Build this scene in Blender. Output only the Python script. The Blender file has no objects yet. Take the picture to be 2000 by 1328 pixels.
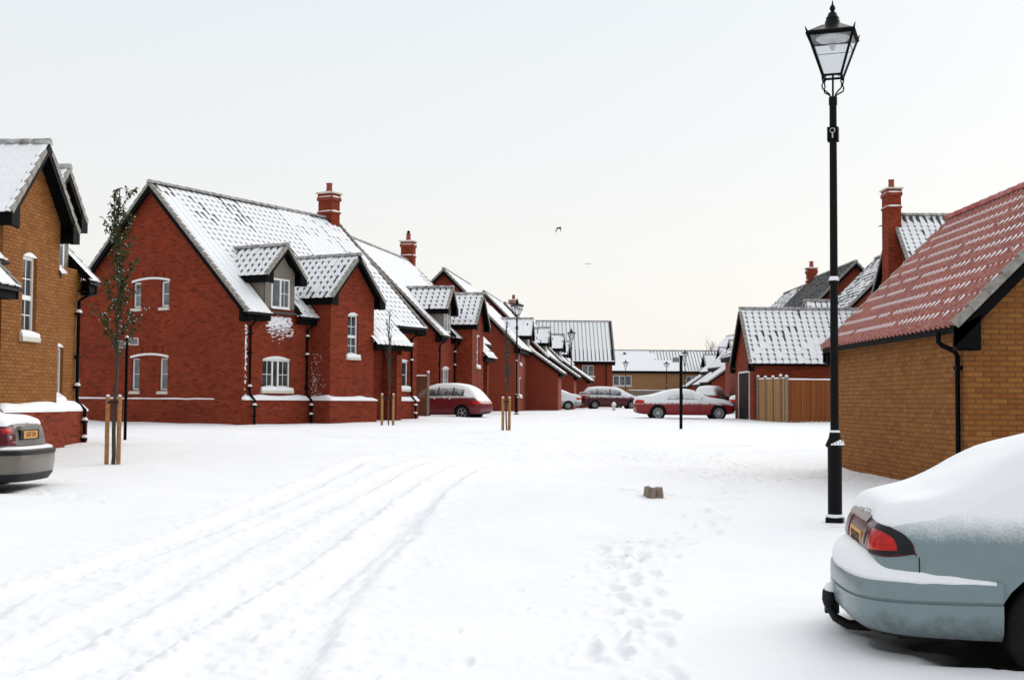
import bpy, bmesh, math, random
import numpy as np
from mathutils import Vector, Matrix
from mathutils.bvhtree import BVHTree

random.seed(7)
scn = bpy.context.scene
COL = scn.collection
R = math.radians

# ------------------------------------------------------------------ camera
CAM = Vector((0.0, 0.0, 1.6))
FPX, PW, PH = 2500.0, 2000.0, 1328.0          # focal length in pixels of a 2000 px wide picture
cam_d = bpy.data.cameras.new('camera')
cam_d.sensor_width = 36.0
cam_d.lens = 36.0 * FPX / PW
cam_d.clip_start, cam_d.clip_end = 0.1, 3000.0
cam = bpy.data.objects.new('camera', cam_d)
COL.objects.link(cam)
CAM_M = Matrix.Translation(CAM) @ Matrix.Rotation(math.pi / 2 + math.atan(119 / FPX), 4, 'X') @ Matrix.Rotation(R(0.4), 4, 'Z')
cam.matrix_world = CAM_M
scn.camera = cam

# ------------------------------------------------------------------ light: flat winter overcast, brighter ahead
SUN_AZ, SUN_EL = R(42), R(30)                   # azimuth from +Y towards +X
w = bpy.data.worlds.new('World')
scn.world = w
w.use_nodes = True
nt = w.node_tree
nt.nodes.clear()
wo = nt.nodes.new('ShaderNodeOutputWorld')
bg1 = nt.nodes.new('ShaderNodeBackground')
bg2 = nt.nodes.new('ShaderNodeBackground')
add = nt.nodes.new('ShaderNodeAddShader')
sky = nt.nodes.new('ShaderNodeTexSky')
sky.sky_type = 'NISHITA'
sky.sun_disc = False
sky.sun_elevation = SUN_EL
sky.sun_rotation = SUN_AZ
sky.dust_density = 4.0
bg1.inputs['Strength'].default_value = 0.05
bg1.inputs['Strength'].default_value = 0.006
nt.links.new(sky.outputs[0], bg1.inputs['Color'])
tc = nt.nodes.new('ShaderNodeTexCoord')
sep = nt.nodes.new('ShaderNodeSeparateXYZ')
nt.links.new(tc.outputs['Generated'], sep.inputs[0])
nz = nt.nodes.new('ShaderNodeTexNoise')
nz.inputs['Scale'].default_value = 1.6
nz.inputs['Detail'].default_value = 3.0
nt.links.new(tc.outputs['Generated'], nz.inputs['Vector'])
ma = nt.nodes.new('ShaderNodeMath'); ma.operation = 'MULTIPLY_ADD'
ma.inputs[1].default_value = 0.05
nt.links.new(nz.outputs['Fac'], ma.inputs[0])
nt.links.new(sep.outputs['Z'], ma.inputs[2])
cr = nt.nodes.new('ShaderNodeValToRGB')
el = cr.color_ramp.elements
el[0].position = 0.02; el[0].color = (0.92, 0.875, 0.80, 1)
el[1].position = 1.0; el[1].color = (1.05, 1.08, 1.12, 1)
e = el.new(0.12); e.color = (0.88, 0.872, 0.84, 1)
e = el.new(0.20); e.color = (0.84, 0.86, 0.86, 1)
e = el.new(0.33); e.color = (0.785, 0.83, 0.862, 1)
e = el.new(0.60); e.color = (0.86, 0.90, 0.95, 1)
nt.links.new(ma.outputs[0], cr.inputs[0])
dt = nt.nodes.new('ShaderNodeVectorMath'); dt.operation = 'DOT_PRODUCT'
dt.inputs[1].default_value = (math.sin(SUN_AZ), math.cos(SUN_AZ), 0.0)
nt.links.new(tc.outputs['Generated'], dt.inputs[0])
mr_ = nt.nodes.new('ShaderNodeMapRange')
mr_.inputs[1].default_value = -1.0; mr_.inputs[2].default_value = 1.0
mr_.inputs[3].default_value = 0.83; mr_.inputs[4].default_value = 0.97
nt.links.new(dt.outputs['Value'], mr_.inputs[0])
sc_ = nt.nodes.new('ShaderNodeVectorMath'); sc_.operation = 'SCALE'
nt.links.new(cr.outputs[0], sc_.inputs[0])
nt.links.new(mr_.outputs[0], sc_.inputs['Scale'])
nt.links.new(sc_.outputs[0], bg2.inputs['Color'])
bg2.inputs['Strength'].default_value = 0.96
nt.links.new(bg1.outputs[0], add.inputs[0])
nt.links.new(bg2.outputs[0], add.inputs[1])
nt.links.new(add.outputs[0], wo.inputs['Surface'])

sun_d = bpy.data.lights.new('sun', 'SUN')
sun_d.energy = 1.5
sun_d.angle = R(50)
sun_d.color = (1.0, 0.95, 0.88)
sun = bpy.data.objects.new('sun', sun_d)
COL.objects.link(sun)
sd = Vector((math.sin(SUN_AZ) * math.cos(SUN_EL), math.cos(SUN_AZ) * math.cos(SUN_EL), math.sin(SUN_EL)))
sun.rotation_euler = sd.to_track_quat('Z', 'Y').to_euler()

vs = scn.view_settings
vs.view_transform = 'Standard'
vs.look = 'None'
vs.exposure = 0.17
vs.gamma = 1.0
vs.use_curve_mapping = False
scn.cycles.max_bounces = 6
scn.cycles.diffuse_bounces = 3
scn.cycles.glossy_bounces = 3
scn.cycles.transparent_max_bounces = 8

# ------------------------------------------------------------------ picking places
CI = CAM_M.to_3x3()
def ray(px, py):
    d = CI @ Vector(((px - PW / 2) / FPX, (PH / 2 - py) / FPX, -1.0))
    return d
def at(px, py, Y):
    d = ray(px, py)
    return CAM + d * (Y / d.y)
def proj(p):
    q = CAM_M.inverted() @ Vector(p)
    return (PW / 2 + FPX * q.x / -q.z, PH / 2 - FPX * q.y / -q.z)

GY = np.array([-80, 0, 6, 15, 24, 28, 36, 44, 60, 95, 150, 300, 2000], float)
GH = np.array([0, 0, .03, .20, .42, .53, .68, .79, .88, 1.05, 1.12, 1.15, 1.15], float)
def sm_noise(x, y, s, seed=0):
    """smooth value noise, numpy"""
    x = np.asarray(x, float) / s; y = np.asarray(y, float) / s
    xi = np.floor(x).astype(np.int64); yi = np.floor(y).astype(np.int64)
    fx = x - xi; fy = y - yi
    fx = fx * fx * (3 - 2 * fx); fy = fy * fy * (3 - 2 * fy)
    def h(a, b):
        n = (a * 374761393 + b * 668265263 + seed * 974634777) & 0x7fffffff
        n = ((n ^ (n >> 13)) * 1274126177) & 0x7fffffff
        return ((n ^ (n >> 16)) & 0xffff) / 65535.0
    return (h(xi, yi) * (1 - fx) + h(xi + 1, yi) * fx) * (1 - fy) + (h(xi, yi + 1) * (1 - fx) + h(xi + 1, yi + 1) * fx) * fy
def base_h(x, y):
    y = np.asarray(y, float)
    a = (np.interp(y - 3, GY, GH) + np.interp(y - 1, GY, GH) + np.interp(y + 1, GY, GH) + np.interp(y + 3, GY, GH)) / 4
    x = np.asarray(x, float)
    a = a + 0.10 * np.exp(-((x + 6) / 6.0) ** 2 - ((y - 57) / 5.0) ** 2)      # drift on the drive before the second house
    a = a - 0.13 * np.exp(-((x - 6.0) / 2.0) ** 2 - ((y - 24.5) / 3.5) ** 2)
    a = a + (sm_noise(x, y, 7.0, 3) - .5) * .10 * np.clip((y - 4) / 20, .2, 1)
    return a
def ground(px, py):
    d = ray(px, py)
    lo, hi = 2.0, 400.0
    for _ in range(60):
        m = (lo + hi) / 2
        p = CAM + d * (m / d.y)
        if p.z > float(base_h(p.x, p.y)): lo = m
        else: hi = m
    return CAM + d * (lo / d.y)
def gz(x, y):
    return float(base_h(x, y))

# ------------------------------------------------------------------ materials
MATS = {}
def nodes_of(name):
    m = bpy.data.materials.new(name)
    m.use_nodes = True
    t = m.node_tree
    b = t.nodes['Principled BSDF']
    MATS[name] = m
    return m, t, b
def N(t, kind, **kw):
    n = t.nodes.new(kind)
    for k, v in kw.items():
        if k.startswith('i_'):
            n.inputs[k[2:].replace('_', ' ')].default_value = v
        else:
            setattr(n, k, v)
    return n
def ramp(t, src, stops):
    r = N(t, 'ShaderNodeValToRGB')
    e = r.color_ramp.elements
    e[0].position, e[0].color = stops[0][0], (*stops[0][1], 1)
    e[1].position, e[1].color = stops[-1][0], (*stops[-1][1], 1)
    for p, c in stops[1:-1]:
        q = e.new(p); q.color = (*c, 1)
    t.links.new(src, r.inputs[0])
    return r.outputs[0]
def mixc(t, fac, a, b):
    m = N(t, 'ShaderNodeMix', data_type='RGBA')
    for sock, v in ((m.inputs[0], fac), (m.inputs[6], a), (m.inputs[7], b)):
        if isinstance(v, (int, float)): sock.default_value = v
        elif isinstance(v, tuple): sock.default_value = (*v, 1)
        else: t.links.new(v, sock)
    return m.outputs[2]
def math_n(t, op, a, b=None, c=None, clamp=False):
    m = N(t, 'ShaderNodeMath', operation=op, use_clamp=clamp)
    for i, v in enumerate((a, b, c)):
        if v is None: continue
        if isinstance(v, (int, float)): m.inputs[i].default_value = v
        else: t.links.new(v, m.inputs[i])
    return m.outputs[0]
def noise(t, scale, detail=4.0, vec=None, rough=.55):
    n = N(t, 'ShaderNodeTexNoise')
    n.inputs['Scale'].default_value = scale
    n.inputs['Detail'].default_value = detail
    n.inputs['Roughness'].default_value = rough
    if vec is None:
        vec = N(t, 'ShaderNodeTexCoord').outputs['Object']
    t.links.new(vec, n.inputs['Vector'])
    return n.outputs['Fac']
def bump(t, b, h, strength, dist):
    k = N(t, 'ShaderNodeBump')
    k.inputs['Strength'].default_value = strength
    k.inputs['Distance'].default_value = dist
    t.links.new(h, k.inputs['Height'])
    t.links.new(k.outputs[0], b.inputs['Normal'])
def piece_random(t):
    g = N(t, 'ShaderNodeNewGeometry'); o = N(t, 'ShaderNodeObjectInfo')
    s = math_n(t, 'ADD', g.outputs['Random Per Island'], o.outputs['Random'])
    return math_n(t, 'FRACT', s)
def plain(name, col, rough=.6, var=.12, scale=6.0, metal=0.0, spec=.5, coat=0.0):
    m, t, b = nodes_of(name)
    f = noise(t, scale)
    lo = tuple(c * (1 - var) for c in col); hi = tuple(min(1, c * (1 + var)) for c in col)
    t.links.new(ramp(t, f, [(.3, lo), (.7, hi)]), b.inputs['Base Color'])
    b.inputs['Roughness'].default_value = rough
    b.inputs['Metallic'].default_value = metal
    b.inputs['Specular IOR Level'].default_value = spec
    b.inputs['Coat Weight'].default_value = coat
    return m
def pieces(name, cols, rough=.8, grain=40.0, frost=None, bmp=.15):
    """colour that differs from piece to piece, with grain; frost = (amount lo, hi) of stuck snow"""
    m, t, b = nodes_of(name)
    r = piece_random(t)
    n = len(cols)
    c = ramp(t, r, [(i / (n - 1), cols[i]) for i in range(n)])
    g = noise(t, grain, 3)
    c = mixc(t, math_n(t, 'MULTIPLY', g, .35), c, tuple(x * .55 for x in cols[0]))
    pos = N(t, 'ShaderNodeNewGeometry').outputs['Position']
    blot = noise(t, .7, 3, pos)
    c = mixc(t, math_n(t, 'MULTIPLY', math_n(t, 'SUBTRACT', blot, .35, clamp=True), .9, clamp=True), c, tuple(x * .8 for x in cols[-1]))
    if frost:
        f = noise(t, frost[2] if len(frost) > 2 else 5.0, 5, pos)
        f2 = noise(t, 90.0, 2, pos)
        f = math_n(t, 'ADD', f, math_n(t, 'MULTIPLY', f2, .35))
        mr = N(t, 'ShaderNodeMapRange'); mr.inputs[1].default_value = .45; mr.inputs[2].default_value = .85
        mr.inputs[3].default_value = frost[0]; mr.inputs[4].default_value = frost[1]
        t.links.new(f, mr.inputs[0])
        c = mixc(t, mr.outputs[0], c, (.8, .8, .82))
    t.links.new(c, b.inputs['Base Color'])
    b.inputs['Roughness'].default_value = rough
    b.inputs['Specular IOR Level'].default_value = .12
    if bmp: bump(t, b, g, bmp, .01)
    return m

def make_snow(name, col=(.86, .87, .885), bs=.25):
    m, t, b = nodes_of(name)
    pos = N(t, 'ShaderNodeNewGeometry').outputs['Position']
    n1 = noise(t, 2.2, 5, pos, .6)
    n2 = noise(t, 38.0, 4, pos, .7)
    c = ramp(t, n1, [(.3, tuple(x * .965 for x in col)), (.7, col)])
    t.links.new(c, b.inputs['Base Color'])
    b.inputs['Roughness'].default_value = .65
    b.inputs['Specular IOR Level'].default_value = .25
    h = math_n(t, 'ADD', math_n(t, 'MULTIPLY', n1, .5), math_n(t, 'MULTIPLY', n2, .22))
    bump(t, b, h, bs, .05)
    return m
make_snow('snow')

# ground snow: wind scoured, a little grass and grit showing through in places
m, t, b = nodes_of('snow_ground')
pos = N(t, 'ShaderNodeNewGeometry').outputs['Position']
n1 = noise(t, .55, 4, pos); n2 = noise(t, 9.0, 6, pos, .7); n3 = noise(t, 70.0, 3, pos, .7)
c = ramp(t, n1, [(.25, (.835, .84, .86)), (.75, (.885, .885, .89))])
att = N(t, 'ShaderNodeAttribute'); att.attribute_name = 'grass'
k = math_n(t, 'ADD', math_n(t, 'MULTIPLY', n2, .8), math_n(t, 'MULTIPLY', n3, .5))
gm = N(t, 'ShaderNodeMapRange'); gm.inputs[1].default_value = .65; gm.inputs[2].default_value = .77
t.links.new(k, gm.inputs[0])
gf = math_n(t, 'MULTIPLY', gm.outputs[0], att.outputs['Fac'])
gn = noise(t, 25.0, 3, pos)
c = mixc(t, math_n(t, 'MULTIPLY', gf, .8), c, ramp(t, gn, [(.35, (.10, .10, .05)), (.65, (.33, .29, .19))]))
ab = N(t, 'ShaderNodeAttribute'); ab.attribute_name = 'bare'
c = mixc(t, ab.outputs['Fac'], c, ramp(t, n3, [(.35, (.018, .018, .019)), (.7, (.06, .06, .062))]))
t.links.new(c, b.inputs['Base Color'])
b.inputs['Roughness'].default_value = .7
b.inputs['Specular IOR Level'].default_value = .2
h = math_n(t, 'ADD', math_n(t, 'MULTIPLY', n2, .6), math_n(t, 'MULTIPLY', n3, .25))
bump(t, b, h, .32, .05)

pieces('brick_red', [(.17, .023, .010), (.295, .046, .017), (.225, .032, .012), (.31, .055, .022), (.125, .020, .010)], grain=60)
pieces('brick_buff', [(.295, .122, .030), (.26, .097, .026), (.32, .140, .038), (.225, .073, .023), (.275, .110, .029)], grain=60)
plain('mortar_red', (.30, .10, .062), .9, .2, 9, spec=.1)
plain('mortar_buff', (.175, .088, .036), .9, .2, 9, spec=.1)
pieces('tile_dark', [(.022, .020, .020), (.030, .027, .026), (.018, .017, .018)], grain=30, frost=(.0, .16, 6.0))
pieces('tile_red', [(.31, .056, .026), (.37, .074, .036), (.25, .044, .024)], grain=30, frost=(.0, .22, 22.0))
pieces('tile_verge', [(.20, .175, .14), (.25, .22, .175), (.17, .15, .125)], grain=25, frost=(.0, .25, 9))
pieces('tile_ridge', [(.10, .09, .08), (.14, .125, .105)], grain=25, frost=(.0, .55, 5))
pieces('tile_ridge_red', [(.33, .035, .022), (.38, .045, .026)], grain=25, frost=(.0, .2, 5))
plain('black', (.004, .004, .0045), .6, .25, 20, spec=.05)
plain('black_gloss', (.004, .004, .0045), .38, .2, 20, spec=.10)
plain('gutter_black', (.008, .008, .009), .4, .2, 8, spec=.15)
plain('gutter_lit', (.05, .05, .053), .35, .2, 8, spec=.4)  # lighter copy of the black gutter, sky light put into the colour
plain('fascia_lit', (.022, .022, .024), .5, .2, 8, spec=.25)  # lit look of the garage fascia put into its colour
plain('upvc', (.78, .78, .77), .35, .04, 5)
plain('stone_sill', (.60, .56, .49), .8, .1, 12)
plain('render_grey', (.205, .18, .148), .9, .1, 10)
plain('lead', (.06, .062, .066), .6, .25, 8)
plain('pot_red', (.27, .05, .03), .8, .15, 15)
plain('door_grey', (.30, .31, .33), .6, .08)
plain('opening_dark', (.02, .008, .007), .7, .2, spec=.1)
plain('dark_void', (.006, .006, .007), .9, .1)

def glass(name, col, rough=.06):
    m, t, b = nodes_of(name)
    f = noise(t, 2.4, 3)
    t.links.new(ramp(t, f, [(.4, tuple(x * .5 for x in col)), (.62, col)]), b.inputs['Base Color'])
    b.inputs['Roughness'].default_value = rough
    b.inputs['Specular IOR Level'].default_value = .6
    return m
glass('window_glass', (.055, .062, .066))
glass('window_curtain', (.16, .19, .20), .12)

# brick drawn by texture, only for houses too far off to tell bricks apart
def far_brick(name, c1, c2, mo):
    m, t, b = nodes_of(name)
    s = N(t, 'ShaderNodeSeparateXYZ')
    t.links.new(N(t, 'ShaderNodeTexCoord').outputs['Object'], s.inputs[0])
    cb = N(t, 'ShaderNodeCombineXYZ')
    t.links.new(math_n(t, 'ADD', s.outputs[0], s.outputs[1]), cb.inputs[0])
    t.links.new(s.outputs[2], cb.inputs[1])
    br = N(t, 'ShaderNodeTexBrick')
    br.inputs['Scale'].default_value = 1.0
    br.inputs['Brick Width'].default_value = .225
    br.inputs['Row Height'].default_value = .075
    br.inputs['Mortar Size'].default_value = .006
    br.inputs['Color1'].default_value = (*c1, 1); br.inputs['Color2'].default_value = (*c2, 1); br.inputs['Mortar'].default_value = (*mo, 1)
    t.links.new(cb.outputs[0], br.inputs['Vector'])
    nn = noise(t, .8, 4)
    c = mixc(t, math_n(t, 'MULTIPLY', nn, .4), br.outputs['Color'], tuple(x * .6 for x in c1))
    t.links.new(c, b.inputs['Base Color'])
    b.inputs['Roughness'].default_value = .85
    b.inputs['Specular IOR Level'].default_value = .3
far_brick('far_brick_red', (.20, .027, .011), (.255, .037, .014), (.25, .075, .046))
far_brick('far_brick_buff', (.30, .155, .065), (.27, .135, .055), (.25, .15, .08))

# ------------------------------------------------------------------ mesh helpers
def prop(o, label=None, cat=None, group=None, kind=None):
    if label: o['label'] = label
    if cat: o['category'] = cat
    if group: o['group'] = group
    if kind: o['kind'] = kind
    return o
def empty(name, loc=(0, 0, 0), rz=0.0, **kw):
    o = bpy.data.objects.new(name, None)
    COL.objects.link(o)
    o.location = loc
    o.rotation_euler = (0, 0, rz)
    return prop(o, **kw)
def mesh_obj(name, me, parent=None, **kw):
    o = bpy.data.objects.new(name, me)
    COL.objects.link(o)
    if parent is not None: o.parent = parent
    return prop(o, **kw)
class MB:
    def __init__(s):
        s.v = []; s.f = []; s.m = []
    def add(s, vs, fs, mat=0):
        k = len(s.v)
        s.v.extend([tuple(p) for p in vs])
        for f in fs:
            s.f.append(tuple(i + k for i in f))
            s.m.append(mat)
    def box(s, x0, x1, y0, y1, z0, z1, mat=0, M=None):
        vs = [Vector(p) for p in ((x0, y0, z0), (x1, y0, z0), (x1, y1, z0), (x0, y1, z0), (x0, y0, z1), (x1, y0, z1), (x1, y1, z1), (x0, y1, z1))]
        if M is not None: vs = [M @ p for p in vs]
        s.add(vs, [(3, 2, 1, 0), (4, 5, 6, 7), (0, 1, 5, 4), (1, 2, 6, 5), (2, 3, 7, 6), (3, 0, 4, 7)], mat)
    def obox(s, O, U, V, W, mat=0):
        """box from corner O along three vectors"""
        O, U, V, W = map(Vector, (O, U, V, W))
        vs = [O, O + U, O + U + V, O + V, O + W, O + U + W, O + U + V + W, O + V + W]
        fs = [(3, 2, 1, 0), (4, 5, 6, 7), (0, 1, 5, 4), (1, 2, 6, 5), (2, 3, 7, 6), (3, 0, 4, 7)]
        if U.cross(V).dot(W) < 0: fs = [f[::-1] for f in fs]
        s.add(vs, fs, mat)
    def quad(s, a, b, c, d, mat=0):
        s.add([a, b, c, d], [(0, 1, 2, 3)], mat)
    def loft(s, rings, mat=0, closed=True, caps=True):
        n = len(rings[0]); k = len(s.v)
        for r in rings: s.v.extend([tuple(p) for p in r])
        for i in range(len(rings) - 1):
            for j in range(n if closed else n - 1):
                a = k + i * n + j; b2 = k + i * n + (j + 1) % n
                s.f.append((a, b2, b2 + n, a + n)); s.m.append(mat)
        if caps and closed:
            s.f.append(tuple(k + j for j in range(n))[::-1]); s.m.append(mat)
            s.f.append(tuple(k + (len(rings) - 1) * n + j for j in range(n))); s.m.append(mat)
    def prism(s, pts2, O, A, B, D, mat=0):
        """polygon pts2 in the plane (A,B) at O, pushed along D"""
        O, A, B, D = map(Vector, (O, A, B, D))
        r0 = [O + A * a + B * b_ for a, b_ in pts2]
        s.loft([r0, [p + D for p in r0]], mat)
    def tube(s, pts, r, n=8, mat=0, caps=True):
        pts = [Vector(p) for p in pts]
        rr = r if isinstance(r, (list, tuple)) else [r] * len(pts)
        rings = []
        up = None
        for i, p in enumerate(pts):
            d = (pts[min(i + 1, len(pts) - 1)] - pts[max(i - 1, 0)]).normalized()
            if up is None:
                up = d.orthogonal().normalized()
            else:
                up = (up - d * up.dot(d))
                up = up.normalized() if up.length > 1e-6 else d.orthogonal().normalized()
            sd = d.cross(up)
            rings.append([p + (up * math.cos(2 * math.pi * j / n) + sd * math.sin(2 * math.pi * j / n)) * rr[i] for j in range(n)])
        s.loft(rings, mat, True, caps)
    def lathe(s, prof, n=16, c=(0, 0, 0), mat=0, rot=0.0, caps=True):
        rings = [[(c[0] + r * math.cos(rot + 2 * math.pi * j / n), c[1] + r * math.sin(rot + 2 * math.pi * j / n), c[2] + z) for j in range(n)] for r, z in prof]
        s.loft(rings, mat, True, caps)
    def mesh(s, name, mats, smooth=False):
        me = bpy.data.meshes.new(name)
        me.from_pydata(s.v, [], s.f)
        for q in (mats if isinstance(mats, (list, tuple)) else [mats]):
            me.materials.append(MATS[q])
        if len(me.materials) > 1:
            me.polygons.foreach_set('material_index', s.m)
        if smooth: me.polygons.foreach_set('use_smooth', [True] * len(me.polygons))
        me.update()
        return me
    def build(s, name, mats, parent=None, smooth=False, **kw):
        return mesh_obj(name, s.mesh(name, mats, smooth), parent, **kw)
def smooth_by_angle(o, ang=40):
    me = o.data
    bm = bmesh.new(); bm.from_mesh(me)
    bmesh.ops.remove_doubles(bm, verts=bm.verts, dist=1e-5)
    for f in bm.faces: f.smooth = True
    for ed in bm.edges:
        if len(ed.link_faces) == 2 and ed.calc_face_angle(0) > R(ang): ed.smooth = False
    bm.to_mesh(me); bm.free()
Z3 = Vector((0, 0, 1))
# ------------------------------------------------------------------ the snow covered ground
def pl(pts): return [ground(x, y) for x, y in pts]
RUTS = [  # wheel ruts: picture points on the ground, width, depth
    ([(-60, 1205), (0, 1172), (191, 1116), (358, 1052), (529, 981), (640, 930), (720, 897), (860, 884), (1000, 879)], .15, .060),
    ([(-60, 1330), (60, 1283), (151, 1236), (318, 1148), (437, 1082), (576, 1020), (700, 962), (790, 915), (880, 895), (1040, 884), (1200, 878)], .15, .050),
    ([(60, 1370), (170, 1322), (318, 1240), (517, 1124), (640, 1050), (759, 975), (826, 928), (905, 902), (1040, 890), (1200, 882), (1450, 872)], .16, .070),
    ([(300, 1390), (370, 1325), (477, 1238), (600, 1148), (700, 1080), (790, 1012), (874, 936), (950, 903), (1060, 893), (1250, 884), (1600, 868)], .15, .050),
    ([(470, 1400), (530, 1328), (612, 1207), (690, 1118), (771, 1050), (850, 965), (905, 923), (975, 903), (1100, 897), (1300, 889), (1640, 878)], .16, .065),
    ([(-40, 838), (300, 846), (600, 852), (850, 858), (1100, 858), (1400, 850)], .22, .035),
    ([(850, 866), (1000, 868), (1200, 863), (1450, 858), (1600, 857)], .22, .04),
    ([(1118, 812), (1160, 818), (1240, 822), (1330, 820)], .25, .03),
    ([(1060, 828), (1120, 815), (1180, 806), (1240, 803)], .3, .03),
]
FEET = [([(1165, 1345), (1172, 1300), (1185, 1252), (1215, 1200), (1225, 1160), (1205, 1112), (1230, 1078), (1300, 1066), (1372, 1052), (1400, 1012), (1428, 968), (1440, 935), (1420, 905), (1385, 888)], .62, 1.15),
        ([(1262, 1320), (1258, 1262), (1262, 1205), (1252, 1150), (1240, 1110), (1215, 1085), (1190, 1070)], .5, 1.1),
        ([(880, 1300), (940, 1222), (1000, 1185), (1068, 1135), (1130, 1105)], .8, .6),
        ([(1300, 1090), (1350, 1000), (1400, 965), (1450, 950)], .6, .8),
        ([(20, 958), (80, 960), (140, 968), (220, 985)], .5, .7)]
EXTRA_MOUNDS = []
def build_ground():
    ys = [-60, -40, -25, -15, -8, -3, 0, 2, 3.5, 4.6]
    y = 5.2
    while y < 135: ys.append(y); y *= 1.0050
    while y < 2500: ys.append(y); y *= 1.12
    ys = np.array(ys)
    s = np.linspace(-1, 1, 520)
    outer = np.array([1.15, 1.4, 1.8, 2.5, 3.5, 5, 8, 14, 30])
    s = np.concatenate([-outer[::-1], s, outer])
    Y = np.repeat(ys[:, None], len(s), 1)
    X = s[None, :] * (.47 * np.maximum(ys, 3) + 1.2)[:, None]
    Zh = base_h(X, Y)
    Zh += (sm_noise(X, Y, 1.6, 21) - .5) * .05 + (sm_noise(X, Y * .6, .55, 22) - .5) * .018
    near = np.clip((70 - Y) / 60, 0, 1)
    rip = (sm_noise(X * .7 + Y * .25, Y, .22, 23) - .5) * .010
    Zh += rip * near
    mess = np.zeros_like(Zh)
    for pts, wd, dp in RUTS:
        P = pl(pts)
        # Catmull-Rom to a dense line
        q = []
        for i in range(len(P) - 1):
            p0, p1, p2, p3 = P[max(i - 1, 0)], P[i], P[i + 1], P[min(i + 2, len(P) - 1)]
            for k in range(10):
                u = k / 10
                q.append(.5 * ((2 * p1) + (p2 - p0) * u + (2 * p0 - 5 * p1 + 4 * p2 - p3) * u * u + (3 * p1 - p0 - 3 * p2 + p3) * u ** 3))
        q.append(P[-1])
        D = np.full(X.shape, 1e3)
        for a, b_ in zip(q[:-1], q[1:]):
            x0, x1 = min(a.x, b_.x) - 1.2, max(a.x, b_.x) + 1.2
            r0, r1 = np.searchsorted(ys, [min(a.y, b_.y) - 1.2, max(a.y, b_.y) + 1.2])
            if r1 <= r0: continue
            xs, yy = X[r0:r1], Y[r0:r1]
            dx, dy = b_.x - a.x, b_.y - a.y
            L2 = dx * dx + dy * dy + 1e-9
            tt = np.clip(((xs - a.x) * dx + (yy - a.y) * dy) / L2, 0, 1)
            d = np.hypot(xs - a.x - tt * dx, yy - a.y - tt * dy)
            D[r0:r1] = np.minimum(D[r0:r1], d)
        Wd = wd * (1.0 + .4 * sm_noise(X, Y, .8, 31))
        rut = 1 / (1 + np.exp((D - Wd) / .026))
        Zh -= .7 * dp * rut * (.75 + .5 * sm_noise(X, Y, .5, 32))
        edge = np.exp(-((D - Wd - .09) / .085) ** 2)
        Zh += edge * (.007 + .030 * np.maximum(0, sm_noise(X, Y, .10, 33) - .35) + .010 * (sm_noise(X, Y, .35, 34) - .4))
        mess = np.maximum(mess, np.exp(-(D / .8) ** 2))
    crumbs = np.maximum(0, sm_noise(X, Y, .055, 41) - .70) * .08 + np.maximum(0, sm_noise(X, Y, .10, 42) - .66) * .08
    Zh += crumbs * mess
    rnd = random.Random(5)
    for pts, step, sc in FEET:
        P = pl(pts)
        carry = 0.0; side = 1
        for a, b_ in zip(P[:-1], P[1:]):
            L = (b_ - a).length; d = (b_ - a).normalized(); sd = Vector((d.y, -d.x, 0))
            u = carry
            while u < L:
                c_ = a + d * u + sd * (side * .11 + rnd.uniform(-.06, .06)) + d * rnd.uniform(-.08, .08)
                side = -side
                r0, r1 = np.searchsorted(ys, [c_.y - .8, c_.y + .8])
                lx = (X[r0:r1] - c_.x) * d.x + (Y[r0:r1] - c_.y) * d.y; ly = (X[r0:r1] - c_.x) * sd.x + (Y[r0:r1] - c_.y) * sd.y
                e_ = np.sqrt((lx / (.17 * sc)) ** 2 + (ly / (.065 * sc)) ** 2) + (sm_noise(X[r0:r1], Y[r0:r1], .09, 55) - .5) * .8
                Zh[r0:r1] -= .032 * sc / (1 + np.exp((e_ - 1) / .13))
                Zh[r0:r1] += .012 * sc * np.exp(-((e_ - 1.5) / .4) ** 2) * (.1 + 1.6 * sm_noise(X[r0:r1], Y[r0:r1], .08, 51))
                far_ = np.exp(-(np.hypot(lx, ly) / .38) ** 2); Zh[r0:r1] += far_ * np.maximum(0, sm_noise(X[r0:r1], Y[r0:r1], .07, 52) - .62) * .03
                u += step * rnd.uniform(.8, 1.2)
            carry = u - L
    # drifts and mounds
    def mound(px, py, rx, ry, h):
        c_ = ground(px, py)
        nonlocal Zh
        Zh = Zh + h * np.exp(-((X - c_.x) / rx) ** 2 - ((Y - c_.y) / ry) ** 2)
    mound(1120, 985, 1.5, 2.2, .16); mound(1000, 1000, 1.6, 3.0, .06)
    mound(1690, 915, .5, 1.5, .08)
    mound(560, 818, 2.0, .8, .10); mound(720, 812, 1.2, .8, .12); mound(420, 822, 2.5, .6, .06)
    for (x, y_, rx, ry, h) in EXTRA_MOUNDS:
        Zh += h * np.exp(-((X - x) / rx) ** 2 - ((Y - y_) / ry) ** 2)
    # grass and grit showing, bare road under parked cars
    G = np.zeros_like(Zh)
    def patch(px, py, rx, ry, a):
        c_ = ground(px, py)
        nonlocal G
        G = np.maximum(G, a * np.exp(-((X - c_.x) / rx) ** 2 - ((Y - c_.y) / ry) ** 2))
    patch(1600, 935, 2.2, 1.6, 1.0); patch(1520, 915, 1.6, 1.6, .75); patch(1720, 930, 1.4, 1.2, 1.0); patch(1400, 925, 1.4, 2.0, .55); patch(1340, 900, 2.0, 2.0, .5)
    patch(210, 868, 1.0, 1.0, .8); patch(40, 962, .5, .35, .9); patch(480, 832, 3.0, 1.2, .62); patch(250, 836, 3.0, 1.0, .5); patch(1220, 1088, .25, .3, .6); patch(1240, 1060, .5, .4, .5)
    patch(1270, 980, .6, .4, .75); patch(1660, 1030, .35, .3, .7)
    B = np.zeros_like(Zh)
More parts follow.
